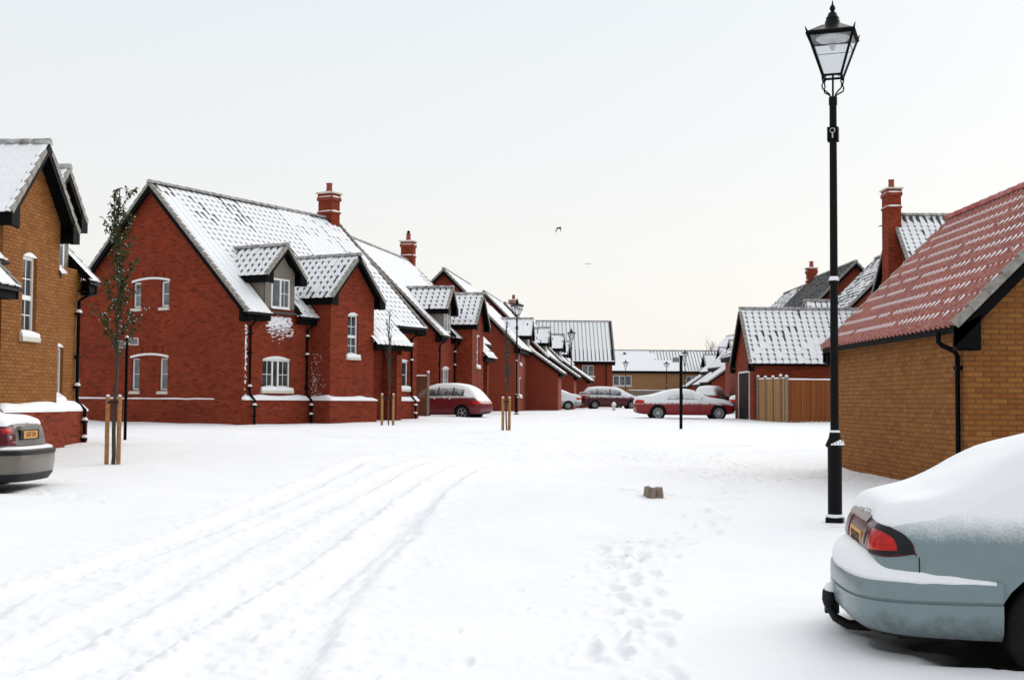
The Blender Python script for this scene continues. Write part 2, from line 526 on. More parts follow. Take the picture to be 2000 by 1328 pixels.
    for (cx, cy, rx, ry) in BARE:
        e_ = np.maximum(np.abs(X - cx) / rx, np.abs(Y - cy) / ry) + (sm_noise(X, Y, .3, 61) - .5) * .25
        k = np.clip((1.02 - e_) / .22, 0, 1)
        B = np.maximum(B, k); Zh -= .07 * k
    n, mth = X.shape
    V = np.stack([X.ravel(), Y.ravel(), Zh.ravel()], 1)
    idx = np.arange(n * mth).reshape(n, mth)
    F = np.stack([idx[:-1, :-1].ravel(), idx[:-1, 1:].ravel(), idx[1:, 1:].ravel(), idx[1:, :-1].ravel()], 1)
    me = bpy.data.meshes.new('ground')
    me.vertices.add(len(V)); me.vertices.foreach_set('co', V.ravel())
    me.loops.add(F.size); me.loops.foreach_set('vertex_index', F.ravel().astype(np.int32))
    me.polygons.add(len(F)); me.polygons.foreach_set('loop_start', np.arange(0, F.size, 4, dtype=np.int32))
    me.polygons.foreach_set('use_smooth', np.ones(len(F), bool))
    me.update(calc_edges=True)
    at_ = me.attributes.new('grass', 'FLOAT', 'POINT'); at_.data.foreach_set('value', G.ravel().astype(np.float32))
    at_ = me.attributes.new('bare', 'FLOAT', 'POINT'); at_.data.foreach_set('value', B.ravel().astype(np.float32))
    me.materials.append(MATS['snow_ground'])
    o = mesh_obj('ground', me, kind='structure', label='snow covered road and verges with wheel ruts and footprints')
    return o, me
BARE = [(4.55, 8.35, 2.25, .78), (-9.4, 18.8, 2.2, .7)]
GROUND, gme = build_ground()
# ------------------------------------------------------------------ brickwork
unit_brick_cache = {}
def unit_brick(mat):
    if mat not in unit_brick_cache:
        mb = MB()
        mb.add([(0, 0, 0), (1, 0, 0), (1, 0, 1), (0, 0, 1), (.02, 1, .05), (.98, 1, .05), (.98, 1, .95), (.02, 1, .95)],
               [(4, 5, 6, 7), (0, 1, 5, 4), (1, 2, 6, 5), (2, 3, 7, 6), (3, 0, 4, 7)])
        mb.f = [f[::-1] for f in mb.f]
        unit_brick_cache[mat] = mb.mesh('brick', mat)
    return unit_brick_cache[mat]
class Bricks:
    """brick faces of one house: the mortar bed goes to wall, bricks are collected"""
    def __init__(s, wall_mb, course=.075, bl=.225):
        s.wall = wall_mb; s.list = []; s.c = course; s.bl = bl
    def face(s, O, U, Nn, z0, z1, iv, holes=(), off=0.0, bricks=True, seed=0):
        """O on the wall at u=0,z=0; iv(z)->(ua,ub) ; holes (u0,u1,z0,z1)"""
        O, U, Nn = Vector(O), Vector(U), Vector(Nn)
        flip = U.cross(Z3).dot(Nn) < 0
        O = O + Nn * off
        rnd = random.Random(seed)
        if not bricks:
            zs = sorted(set([z0, z1] + [z for h in holes for z in h[2:] if z0 < z < z1] + [z0 + i * .3 for i in range(1, int((z1 - z0) / .3) + 1) if z0 + i * .3 < z1]))
            rows = list(zip(zs[:-1], zs[1:]))
        else:
            k = int(math.floor(z0 / s.c)); rows = []
            while k * s.c < z1 - 1e-6:
                rows.append((max(z0, k * s.c), min(z1, (k + 1) * s.c))); k += 1
        for (za, zb) in rows:
            zm = (za + zb) / 2
            a0, b0 = iv(za); a1, b1 = iv(zb)
            am, bm_ = iv(zm)
            if bm_ - am < .02: continue
            segs = [(am, bm_)]
            for (h0, h1, hz0, hz1) in holes:
                if hz0 < zm < hz1:
                    ns = []
                    for (p, q) in segs:
                        if h1 <= p or h0 >= q: ns.append((p, q)); continue
                        if h0 > p: ns.append((p, h0))
                        if h1 < q: ns.append((h1, q))
                    segs = ns
            for (p, q) in segs:
                pa, pb = (a0, a1) if p == am else (p, p)
                qa, qb = (b0, b1) if q == bm_ else (q, q)
                d = Nn * (-.007 if bricks else 0)
                vs = [O + U * pa + Z3 * za + d, O + U * qa + Z3 * za + d, O + U * qb + Z3 * zb + d, O + U * pb + Z3 * zb + d]
                if flip: vs = vs[::-1]
                s.wall.add(vs, [(0, 1, 2, 3)], 0)
                if bricks:
                    kk = int(round(za / s.c)) if za % s.c < 1e-6 or True else 0
                    kk = int(math.floor(zm / s.c))
                    ph = (kk % 2) * s.bl / 2
                    j = int(math.floor((p - ph) / s.bl))
                    while ph + j * s.bl < q:
                        x0 = max(p, ph + j * s.bl + .005); x1 = min(q, ph + (j + 1) * s.bl - .005)
                        if x1 - x0 > .03:
                            s.list.append((O.copy(), U, Nn, x0, x1, za + .005, zb - .005, rnd.random() * .003, flip))
                        j += 1
    def reveal(s, O, U, Nn, h, depth=.1, off=0.0):
        O, U, Nn = Vector(O), Vector(U), Vector(Nn)
        O = O + Nn * off
        u0, u1, z0, z1 = h
        P = lambda u, z, n: O + U * u + Z3 * z + Nn * n
        fl = U.cross(Z3).dot(Nn) < 0
        for q in ([P(u0, z0, 0), P(u0, z0, -depth), P(u0, z1, -depth), P(u0, z1, 0)][::-1], [P(u1, z0, 0), P(u1, z0, -depth), P(u1, z1, -depth), P(u1, z1, 0)],
                  [P(u0, z1, 0), P(u1, z1, 0), P(u1, z1, -depth), P(u0, z1, -depth)][::-1], [P(u0, z0, 0), P(u1, z0, 0), P(u1, z0, -depth), P(u0, z0, -depth)]):
            s.wall.add(q if not fl else q[::-1], [(0, 1, 2, 3)], 1)
    def finish(s, root, wall_obj, mat, n_ind=0):
        M = root.matrix_basis
        def key(e):
            O, U, Nn, x0, x1, z0, z1, d, fl = e
            p = M @ (O + U * (x0 + x1) / 2 + Z3 * (z0 + z1) / 2)
            q = proj(p)
            if (M.to_3x3() @ Nn).dot(CAM - p) < 0: return 1e9
            if not (-20 < q[0] < 2020 and -20 < q[1] < 1348): return 1e8
            return (p - CAM).length / max(.05, abs((M.to_3x3() @ Nn).normalized().dot((CAM - p).normalized()))) ** .5
        items = sorted(s.list, key=key) if n_ind else s.list
        me = unit_brick(mat)
        for e in items[:n_ind]:
            O, U, Nn, x0, x1, z0, z1, d, fl = e
            o = mesh_obj('brick', me, wall_obj)
            a = U * (x1 - x0)
            org = O + U * x0 + Z3 * z0 - Nn * .008
            if fl:
                org = org + a; a = -a
            c1, c2, c3 = a, Nn * (.008 + d), Z3 * (z1 - z0)
            o.matrix_basis = Matrix(((c1.x, c2.x, c3.x, org.x), (c1.y, c2.y, c3.y, org.y), (c1.z, c2.z, c3.z, org.z), (0, 0, 0, 1)))
        mb = MB()
        for e in items[n_ind:]:
            O, U, Nn, x0, x1, z0, z1, d, fl = e
            A = O + U * x0 + Z3 * z0; B = O + U * x1 + Z3 * z0; Cc = O + U * x1 + Z3 * z1; D = O + U * x0 + Z3 * z1
            i = -Nn * .008; o_ = Nn * d
            vs = [A + i, B + i, Cc + i, D + i, A + o_ + U * .002, B + o_ - U * .002, Cc + o_ - U * .002, D + o_ + U * .002]
            fs = [(4, 5, 6, 7), (0, 1, 5, 4), (1, 2, 6, 5), (2, 3, 7, 6), (3, 0, 4, 7)]
            if fl: fs = [f[::-1] for f in fs]
            mb.add(vs, fs)
        if mb.v:
            mb.build('brickwork', mat, root, kind='stuff')

# ------------------------------------------------------------------ snow lying on ledges
def snow_ledge(mb, O, U, Nn, length, h, dep, seed=0, mat=0, back=.03, step=.15, taper=True):
    O, U, Nn = Vector(O), Vector(U), Vector(Nn)
    n = max(2, int(length / step) + 1)
    rings = []
    for i in range(n + 1):
        u = length * i / n
        k = .7 + .6 * float(sm_noise(u + seed * 13.1, seed * 7.7, .5, seed))
        if taper and (i == 0 or i == n): k *= .55
        hh = h * k; dd = dep * (.88 + .2 * float(sm_noise(u + 3.3, seed, .35, seed + 5)))
        sec = [(-back, -.012), (-back, hh), (dd * .3, hh * .95), (dd * .72, hh * .66), (dd * .97, hh * .26), (dd, -.012)]
        rings.append([O + U * u + Nn * a + Z3 * b_ for a, b_ in sec])
    if U.cross(Z3).dot(Nn) > 0: rings = [r[::-1] for r in rings]
    mb.loft(rings, mat)

# ------------------------------------------------------------------ windows
def window(root, O, U, Nn, w_, h_, lights=1, transom=None, bars=(0, 0), arch=.08, sill=True, snow=.06, curtain=False, recess=.07, name='window', sill_over=.10, label=None, ratios=None, barred=None):
    """opening w_ x h_, lower left at O on the wall face"""
    O, U, Nn = Vector(O), Vector(U), Vector(Nn)
    def P(u, z, n): return O + U * u + Z3 * z + Nn * n
    def bx(mb, u0, u1, z0, z1, n0, n1, mat=0):
        mb.obox(P(u0, z0, n0), U * (u1 - u0), Z3 * (z1 - z0), Nn * (n1 - n0), mat)
    fr = MB(); fw = min(.065, w_ * .19); a, b_ = -recess - .05, -recess
    bx(fr, 0, fw, 0, h_, a, b_); bx(fr, w_ - fw, w_, 0, h_, a, b_)
    bx(fr, fw, w_ - fw, 0, fw, a, b_); bx(fr, fw, w_ - fw, h_ - fw, h_, a, b_)
    rt_ = ratios or [1 / lights] * lights
    cu_ = [fw + (w_ - 2 * fw) * sum(rt_[:i]) for i in range(lights + 1)]
    for i in range(1, lights):
        bx(fr, cu_[i] - fw * .6, cu_[i] + fw * .6, fw, h_ - fw, a, b_ - .004)
    if transom: bx(fr, fw, w_ - fw, transom - .05, transom + .05, a, b_ - .002)
    if arch:
        pts = [(0, 0), (w_, 0)] + [(w_ * (1 - i / 10), arch * (1 - (2 * i / 10 - 1) ** 2)) for i in range(1, 10)]
        fr.prism(pts, P(0, h_ - .004, b_ - .02), U, Z3, Nn * (.02 + recess + .008))
    wo_ = fr.build(name, 'upvc', root, label=label)
    gb = MB()
    for i in range(lights):
        pn = MB()
        u0, u1 = cu_[i], cu_[i + 1]; lw = u1 - u0
        bx(pn, u0 + .01, u1 - .01, fw, h_ - fw, a + .005, a + .02)
        pn.build('pane', 'window_curtain' if curtain else 'window_glass', wo_)
        if barred and not barred[i]: continue
        for j in range(1, bars[0] + 1):
            uu = u0 + lw * j / (bars[0] + 1); bx(gb, uu - .011, uu + .011, fw, h_ - fw, a + .02, a + .032)
        zs = [fw, h_ - fw] if not transom else [fw, transom, h_ - fw]
        for q in range(len(zs) - 1):
            for j in range(1, bars[1] + 1):
                zz = zs[q] + (zs[q + 1] - zs[q]) * j / (bars[1] + 1); bx(gb, u0, u1, zz - .011, zz + .011, a + .02, a + .030)
    if gb.v: gb.build('glazing_bars', 'upvc', wo_, kind='stuff')
    if sill:
        so = sill_over
        sb = MB()
        pts = [(-recess, -.13), (.075, -.13), (.085, -.11), (.085, -.045), (.07, -.03), (-recess, 0)]
        sb.prism(pts, P(-so, 0, 0), Nn, Z3, U * (w_ + 2 * so))
        sb.build('sill', 'stone_sill', wo_)
        if snow:
            sn = MB()
            n = 6; rings = []
            for i in range(n + 1):
                u = -so + .01 + (w_ + 2 * so - .02) * i / n
                ins = 0 <= u <= w_
                k = .8 + .5 * random.random()
                bk = -recess + .004 if ins else .004
                hb = snow * 1.7 * k if ins else snow * .6
                ring = [P(u, -.03, .07), P(u, -.005 + snow * .35, .075), P(u, snow * k, .045), P(u, snow * .6 + hb * .5, (bk + .03) / 2), P(u, hb, bk), P(u, -.012, bk)]
                rings.append(ring)
            if U.cross(Z3).dot(Nn) < 0: rings = [r[::-1] for r in rings]
            sn.loft(rings)
            sn.build('sill_snow', 'snow', wo_, smooth=False)
    return wo_
def brick_arch(root, O, U, Nn, w_, h_, rise, mat, thick=.22, extra=.12):
    """soldier bricks in a flat arch over an opening"""
    O, U, Nn = Vector(O), Vector(U), Vector(Nn)
    mb = MB(); n = max(6, int((w_ + extra) / .075))
    x0 = -extra / 2; x1 = w_ + extra / 2
    def top(u): 
        q = (2 * (u - x0) / (x1 - x0) - 1)
        return h_ + rise * (1 - q * q) - .02
    for i in range(n):
        a = x0 + (x1 - x0) * i / n + .004; b_ = x0 + (x1 - x0) * (i + 1) / n - .004
        za, zb = top(a), top(b_)
        A = O + U * a; B = O + U * b_
        r0 = [A + Z3 * za, B + Z3 * zb, B + Z3 * (zb + thick), A + Z3 * (za + thick)]
        mb.loft([[p - Nn * .01 for p in r0], [p + Nn * .006 for p in r0]] if U.cross(Z3).dot(Nn) > 0 else [[p - Nn * .01 for p in r0][::-1], [p + Nn * .006 for p in r0][::-1]])
    mb.build('brick_arch', mat, root, kind='stuff')

# ------------------------------------------------------------------ roof tiles
PROF = [(0, .012), (.12, 0), (.48, 0), (.62, .02), (.78, .052), (.92, .032), (1, .012)]
def prof(x):
    for (a, h0), (b_, h1) in zip(PROF[:-1], PROF[1:]):
        if x <= b_: return h0 + (h1 - h0) * max(0, x - a) / (b_ - a)
    return PROF[-1][1]
def tile_geom(w_, g, var):
    RZ = .028 if var.startswith('dot') else .019
    V = []; F = []; Mt = []
    def addf(vs, fs, mt):
        k = len(V); V.extend(vs)
        for f in fs: F.append(tuple(i + k for i in f)); Mt.append(mt)
    n = len(PROF)
    vl = [(u * w_, -.035, h + RZ) for u, h in PROF]; vu = [(u * w_, g, h + .002) for u, h in PROF]; vb = [(u * w_, -.035, h + .003) for u, h in PROF]
    addf(vl + vu, [(i, i + 1, n + i + 1, n + i) for i in range(n - 1)], 0)
    addf(vb + vl, [(i, i + 1, n + i + 1, n + i) for i in range(n - 1)], 0)
    def patch(us, vs_, th, front=True):
        """us: list of u positions as functions of row; th: thickness grid rows x cols"""
        g_ = []
        for r, v in enumerate(vs_):
            row = []
            for c_, u in enumerate(us[r]):
                base = RZ + (.002 - RZ) * (v + .035) / (g + .035)
                row.append((u * w_, v, base + prof(min(max(u, 0), 1)) + th[r][c_]))
            g_.append(row)
        nc = len(us[0]); flat = [p for row in g_ for p in row]
        fs = [(r * nc + c_, r * nc + c_ + 1, (r + 1) * nc + c_ + 1, (r + 1) * nc + c_) for r in range(len(vs_) - 1) for c_ in range(nc - 1)]
        addf(flat, fs, 1)
        if front:
            low = [(x, y - .004, z - .026) for x, y, z in g_[0]]
            addf(low + g_[0], [(i, i + 1, nc + i + 1, nc + i) for i in range(nc - 1)], 1)
    e = .0015
    if var == 'full':
        us = [[-.01, .3, .6, .8, 1.01]] * 3
        patch(us, [-.045, g * .5, g + .01], [[.02, .034, .022, .014, .02], [.03, .045, .034, .026, .03], [.03, .045, .034, .026, .03]])
    elif var == 'most':
        us = [[-.01, .3, .56, .74, .80], [-.01, .3, .54, .68, .74], [-.01, .3, .5, .58, .64]]
        patch(us, [-.045, g * .55, g + .005], [[.010, .028, .018, .006, e], [.014, .032, .022, .006, e], [.014, .03, .016, .006, e]])
    elif var == 'dash':
        us = [[-.01, .3, .62, .86, 1.0], [-.01, .3, .60, .82, .93], [-.01, .28, .54, .66, .72], [-.01, .28, .5, .58, .64]]
        patch(us, [-.045, g * .34, g * .58, g + .005], [[.014, .028, .018, .008, .004], [.014, .032, .022, .008, e], [.014, .03, .018, .006, e], [.014, .028, .014, .005, e]])
    elif var == 'part':
        us = [[-.01, .25, .5, .64, .70], [-.01, .22, .42, .54, .60], [-.01, .18, .30, .38, .44]]
        patch(us, [-.045, g * .55, g + .005], [[.008, .024, .014, .004, e], [.010, .026, .014, .004, e], [.010, .022, .012, .004, e]])
    elif var == 'thin':
        us = [[.05, .2, .42, .52, .56], [.06, .2, .34, .42, .46], [.08, .14, .2, .24, .28]]
        patch(us, [-.04, g * .5, g * .92], [[.004, .014, .010, .004, e], [.004, .014, .010, .004, e], [.002, .006, .006, .002, e]])
    elif var == 'dot':
        us = [[.10, .2, .34, .46, .56], [.04, .2, .34, .5, .62]]
        us = [[.10, .2, .34, .46, .54], [.02, .18, .34, .5, .62], [.0, .18, .34, .52, .66]]
        patch(us, [g * .42, g * .68, g + .01], [[e, .010, .012, .010, e], [.006, .042, .046, .036, .006], [.008, .054, .058, .044, .006]], front=False)
    elif var == 'dot2':
        us = [[.12, .2, .3, .4, .5], [.10, .2, .34, .46, .58], [.04, .2, .34, .5, .62]]
        patch(us, [g * .05, g * .60, g + .01], [[e, .008, .010, .008, e], [e, .018, .022, .016, e], [.006, .046, .050, .036, .004]], front=False)
    return V, F, Mt
tile_cache = {}
def tile_data(w_, g, var):
    k = (round(w_, 4), round(g, 4), var)
    if k not in tile_cache: tile_cache[k] = tile_geom(w_, g, var)
    return tile_cache[k]
tile_mesh_cache = {}
def lay_tiles(root, roof, items, w_, g, mats, n_ind=0, vis=True):
    """items: (corner, U, V, variant) in root space"""
    M = root.matrix_basis
    if n_ind:
        def key(e):
            p = M @ (e[0] + e[1] * w_ / 2 + e[2] * g / 2)
            q = proj(p)
            if not (-10 < q[0] < 2010 and -10 < q[1] < 1338): return 1e8
            nn = (M.to_3x3() @ e[1].cross(e[2]))
            if nn.dot(CAM - p) < 0: return 1e9
            return (p - CAM).length
        items = sorted(items, key=key)
    for (O, U, V, var) in items[:n_ind]:
        k = (round(w_, 4), round(g, 4), var, mats[0])
        if k not in tile_mesh_cache:
            mb = MB(); mb.v, mb.f, mb.m = map(list, tile_data(w_, g, var))
            tile_mesh_cache[k] = mb.mesh('tile', mats)
        o = mesh_obj('tile', tile_mesh_cache[k], roof)
        Nn = U.cross(V)
        o.matrix_basis = Matrix(((U.x, V.x, Nn.x, O.x), (U.y, V.y, Nn.y, O.y), (U.z, V.z, Nn.z, O.z), (0, 0, 0, 1)))
    if len(items) > n_ind:
        vv = []; ff = []; mm = []
        for (O, U, V, var) in items[n_ind:]:
            a, f, m_ = tile_data(w_, g, var)
            A = np.array(a); Nn = U.cross(V)
            k = sum(len(x) for x in vv)
            vv.append(A[:, 0:1] * np.array(U) + A[:, 1:2] * np.array(V) + A[:, 2:3] * np.array(Nn) + np.array(O))
            ff.extend([tuple(i + k for i in q) for q in f]); mm.extend(m_)
        mb = MB(); mb.v = np.concatenate(vv).tolist(); mb.f = ff; mb.m = mm
        mb.build('tile_courses', mats, root, kind='stuff')
def slope_tiles(O, U, V, ulen, vlen, w_, g, inc, var):
    out = []
    nc = int(math.ceil(ulen / w_ - 1e-6)); w2 = ulen / nc if abs(nc * w_ - ulen) < w_ else w_
    for r in range(int(math.ceil(vlen / g))):
        for c_ in range(nc):
            u, v = c_ * w_, r * g
            if inc(u + w_ / 2, v + g / 2): out.append((O + U * u + V * v, U, V, var(u, v)))
    return out
def verge_tiles(root, roof, O, V, out, n, g, mat='tile_verge', ind=True, width=.11):
    """stepped cloak tiles down a verge: O bottom corner, V up the slope, out = horizontal outward"""
    V, out = Vector(V).normalized(), Vector(out).normalized()
    up = V.cross(out)
    if up.z < 0: up = -up
    def geo(mb, P):
        a = [P + out * .02 + up * .075, P - out * width + up * .075, P - out * width - up * .0, P + out * .02 - up * .055]
        b_ = [P + V * (g + .03) + out * .012 + up * .045, P + V * (g + .03) - out * width + up * .045, P + V * (g + .03) - out * width - up * .02, P + V * (g + .03) + out * .012 - up * .055]
        fl = V.cross(out).dot(up) > 0
        rings = [a, b_]
        if not fl: rings = [r[::-1] for r in rings]
        mb.loft(rings)
    if ind:
        mb = MB(); geo(mb, Vector((0, 0, 0)))
        me = mb.mesh('verge_tile', mat)
        for i in range(n):
            o = mesh_obj('verge_tile', me, roof); o.location = Vector(O) + V * (g * i)
    else:
        mb = MB()
        for i in range(n): geo(mb, Vector(O) + V * (g * i))
        mb.build('verge_tiles', mat, roof, kind='stuff')
def ridge_tiles(root, roof, A, B, mat='tile_ridge', ind=True, r=.13):
    A, B = Vector(A), Vector(B)
    L = (B - A).length; n = max(1, int(round(L / .45))); d = (B - A) / n; u = d.normalized()
    s = u.cross(Z3).normalized()
    def geo(mb, P):
        rings = []
        for q, rr in ((0, r), (1, r * .9)):
            rings.append([P + d * (q * 1.0) + s * (rr * math.cos(math.pi * k / 6)) + Z3 * (rr * math.sin(math.pi * k / 6) - .02) for k in range(7)])
        mb.loft(rings, 0, True, True)
    if ind:
        mb = MB(); geo(mb, Vector((0, 0, 0))); me = mb.mesh('ridge_tile', mat)
        for i in range(n):
            o = mesh_obj('ridge_tile', me, roof); o.location = A + d * i
    else:
        mb = MB()
        for i in range(n): geo(mb, A + d * i)
        mb.build('ridge_tiles', mat, roof, kind='stuff')
def barge(root, name, P0, P1, out, depth=.24, thick=.05, bell=.0, mat='black'):
    """board hanging below the verge from eave P0 to apex P1"""
    P0, P1, out = Vector(P0), Vector(P1), Vector(out)
    mb = MB()
    rings = []
    n = 8
    for i in range(n + 1):
        q = i / n
        p = P0.lerp(P1, q)
        if bell: p = p + Z3 * (bell * (1 - q * 3) ** 2 if q < 1 / 3 else 0) 
        rings.append([p + out * thick, p, p - Z3 * depth, p - Z3 * depth + out * thick])
    mb.loft(rings)
    o = mb.build(name, mat, root)
    fix_normals(o.data)
    return o
def fix_normals(me):
    bm = bmesh.new(); bm.from_mesh(me)
    bmesh.ops.recalc_face_normals(bm, faces=bm.faces)
    bm.to_mesh(me); bm.free()
def gutter(root, A, B, r=.06, mat='gutter_black', joints=.0, parts=True):
    A, B = Vector(A), Vector(B)
    d = (B - A); L = d.length; u = d.normalized(); s = u.cross(Z3).normalized()
    mb = MB()
    ring = lambda p, rr: [p + s * (rr * math.cos(math.pi + math.pi * k / 8)) + Z3 * (rr * math.sin(math.pi + math.pi * k / 8)) for k in range(9)] + [p + s * (rr * .8 * math.cos(-math.pi * k / 4)) + Z3 * (rr * .8 * math.sin(-math.pi * k / 4)) for k in range(5)]
    mb.loft([ring(A, r), ring(B, r)])
    g_ = mb.build('gutter', mat, root); fix_normals(g_.data)
    if joints:
        bk = MB(); n = int(L / joints)
        for i in range(n):
            p = A + u * (joints * (i + .5))
            bk.loft([ring(p - u * .03, r * 1.13), ring(p + u * .03, r * 1.13)])
        q = bk.build('gutter_brackets', 'black', g_); fix_normals(q.data)
    return g_
def downpipe(root, pts, r=.04, brackets=(), Nn=(0, -1, 0), snow=True, snow_seed=0):
    mb = MB(); mb.tube(pts, r, 10)
    o = mb.build('downpipe', 'black', root, smooth=True)
    if brackets:
        b2 = MB(); sn = MB(); rnd = random.Random(snow_seed)
        p0 = Vector(pts[0]); Nn = Vector(Nn); S = Nn.cross(Z3)
        for (p, z) in brackets:
            c = Vector((p[0], p[1], z))
            b2 = MB(); b2.obox(c - S * (r * 1.9) - Nn * (r * 1.4) - Z3 * .03, S * (r * 3.8), Nn * (r * 2.5), Z3 * .06); b2.build('pipe_bracket', 'black', o)
            if snow and rnd.random() < .75:
                sn = MB(); sn.lathe([(r * .5, .028), (r * 2.1, .03), (r * 2.0, .06), (r * 1.1, .10), (.004, .12)], 8, c); sn.build('bracket_snow', 'snow', o, smooth=True)
    return o
def chimney(root, x, y, zb, zt, w_, d, mat_b='brick_red', pots=1, pot_r=.14, far=False, cowl=False):
    """stack centred x,y"""
    mb = MB()
    c = MB()
    wall = MB(); br = Bricks(wall)
    if not far:
        for O, U, Nn, ln in (((x - w_ / 2, y - d / 2, 0), (1, 0, 0), (0, -1, 0), w_), ((x - w_ / 2, y + d / 2, 0), (0, -1, 0), (-1, 0, 0), d), ((x + w_ / 2, y - d / 2, 0), (0, 1, 0), (1, 0, 0), d), ((x + w_ / 2, y + d / 2, 0), (-1, 0, 0), (0, 1, 0), w_)):
            br.face(O, U, Nn, zb, zt - .1, lambda z, L=ln: (0, L))
        root_b = br
    mb.box(x - w_ / 2 + .012, x + w_ / 2 - .012, y - d / 2 + .012, y + d / 2 - .012, zb, zt - .1)
    for z0, z1, e in ((zt - .95, zt - .87, .04), (zt - .40, zt - .25, .05), (zt - .25, zt - .1, .025)):
        mb.box(x - w_ / 2 - e, x + w_ / 2 + e, y - d / 2 - e, y + d / 2 + e, z0, z1)
    st = mb.build('chimney', 'far_brick_red', root)
    if not far:
        if wall.v: wall.build('mortar', ['mortar_red', 'brick_red'], st)
        b3 = MB()
        for e in br.list:
            O, U, Nn, x0, x1, z0, z1, dd, fl = e
            b3.obox(O + U * x0 + Z3 * z0 - Nn * .008, U * (x1 - x0), Z3 * (z1 - z0), Nn * (.008 + dd))
        b3.build('chimney_bricks', 'brick_red', st, kind='stuff')
    cap = MB(); cap.box(x - w_ / 2 - .09, x + w_ / 2 + .09, y - d / 2 - .09, y + d / 2 + .09, zt - .1, zt - .04)
    cap.build('cap', 'stone_sill', st)
    for (z0, e) in ((zt - .87, .04), (zt - .25, .05)):
        sn = MB(); snow_ledge(sn, (x - w_ / 2, y - d / 2, z0), (1, 0, 0), (0, -1, 0), w_, .05, e, 3); sn.build('ledge_snow', 'snow', st)
        sn = MB(); snow_ledge(sn, (x - w_ / 2, y - d / 2, z0), (0, 1, 0), (-1, 0, 0), d, .04, e, 4); sn.build('ledge_snow', 'snow', st)
    sn = MB(); snow_ledge(sn, (x - w_ / 2 - .05, y, zt - .04), (1, 0, 0), (0, -1, 0), w_ + .1, .05, d / 2 + .05, 8, back=d / 2 + .05)
    sn.build('cap_snow', 'snow', st)
    for i in range(pots):
        px = x + (i - (pots - 1) / 2) * .4
        p = MB(); p.lathe([(pot_r * 1.15, 0), (pot_r * 1.05, .08), (pot_r * .92, .12), (pot_r * .85, .34), (pot_r * 1.0, .35), (pot_r * 1.0, .40), (pot_r * .7, .40), (pot_r * .7, .3)], 14, (px, y, zt - .02))
        po = p.build('chimney_pot', 'pot_red', st, smooth=False)
        if cowl:
            q = MB(); q.lathe([(pot_r * .6, .36), (pot_r * .55, .46), (pot_r * .8, .5), (pot_r * .3, .58), (.01, .60)], 8, (px, y, zt - .02)); q.build('cowl', 'black', st)
    return st
# ------------------------------------------------------------------ house kit (local frame: x along the front, -y to the street, z up)
def cross_gable(root, part, tc, half, zap, yf, ze, TAN, mats, var, over=.28, cs=1.0, ind=False, tw=.3, tg=.3, barge_d=.22, verge_ind=True, front_over=True):
    """small gable roof with its ridge square to the front; dies into the main slope. half includes the side overhang"""
    zb = zap - half * cs
    yback = lambda z: (z - ze) / TAN - .3
    yt, yb = yback(zap) + .1, yback(zb) + .1
    y0 = yf - over
    sl = math.hypot(half, half * cs)
    items = []
    for sg in (-1, 1):
        V = Vector((-sg * half, 0, half * cs)) / sl
        U = Vector((0, sg, 0))
        Nn = U.cross(V)
        base = Vector((tc + sg * half, 0, zb))
        ln = max(yt, yb) - y0
        nc = int(ln / tw)
        # U runs towards the street on the left slope, away from it on the right
        O = base + Vector((0, y0 + nc * tw if sg < 0 else y0, 0))
        def inc(u, v, sg=sg, nc=nc):
            y = y0 + u if sg > 0 else y0 + nc * tw - u
            z = zb + v * half * cs / sl
            return y < yback(z) + .18 and v < sl - .05
        items += slope_tiles(O, U, V, nc * tw, sl, tw, tg, inc, var)
        # deck under the tiles
        d = MB()
        q = [Vector((tc + sg * half, y0 + .02, zb)), Vector((tc + sg * half, max(yb, y0 + .1), zb)), Vector((tc, max(yt, y0 + .1), zap)), Vector((tc, y0 + .02, zap))]
        lo = [p - Nn * .01 for p in q]; hi = [p - Nn * .08 for p in q]
        d.loft([hi, lo])
        o = d.build('roof_deck', 'black', part); fix_normals(o.data)
        # eave board at the side
        f = MB(); ye = max(yb, y0 + .4)
        xx = tc + sg * (half - .03)
        f.box(min(xx, xx - sg * .22), max(xx, xx - sg * .22), y0 + .06, ye + .25, zb - .25, zb - .03)
        f.build('eave_box', 'black', part)
        barge(part, 'barge_board', (tc + sg * half, y0, zb - .01), (tc, y0, zap - .01), (0, -1, 0) if False else (0, .04, 0), barge_d, 1.0)
        # closing block at the foot of the barge board
        bk = MB()
        xa, xb = tc + sg * (half + .01), tc + sg * (half - .34)
        pts = [(xa, zb - .02), (xb, zb + .34 * cs - .1), (xb, zb - .30), (xa, zb - .26)]
        bk.prism(pts, (0, y0 - .012, 0), (1, 0, 0), (0, 0, 1), (0, .06, 0))
        b5 = bk.build('barge_foot', 'black', part); fix_normals(b5.data)
        verge_tiles(root, part, (tc + sg * half, y0 + .0, zb), V, (0, -1, 0), int(sl / tg), tg, ind=verge_ind)
    ridge_tiles(root, part, (tc, y0 - .02, zap + .03), (tc, yt + .2, zap + .03), ind=verge_ind)
    return items

class C:
    def __init__(s, **k):
        d = dict(L=10.5, W=8.8, ze=3.8, tan=1.007, over=.3, gover=.25, tw=.3, tg=.3, tiles=('tile_dark', 'snow'), brick='brick_red', mortar='mortar_red', far='far_brick_red',
                 geo=True, n_brick=0, n_tile=0, ind=True, cover=lambda t, s: 'part', cover2=lambda u, v: 'part', dormers=[], bay=None, cat=None, wings=[], chim=[], faces=('front', 'near'),
                 front_holes=[], near_holes=[], far_holes=[], front_win=[], near_win=[], far_win=[], plinth=.8, plinth_snow=(.16, .13), gsnow=(.05, .07), pipes=[], base=-.6, gut='gutter_black', fas='black', ridge='tile_ridge', back_snow=True, gjoin=0.0, near_barge=True)
        d.update(k)
        s.__dict__.update(d)

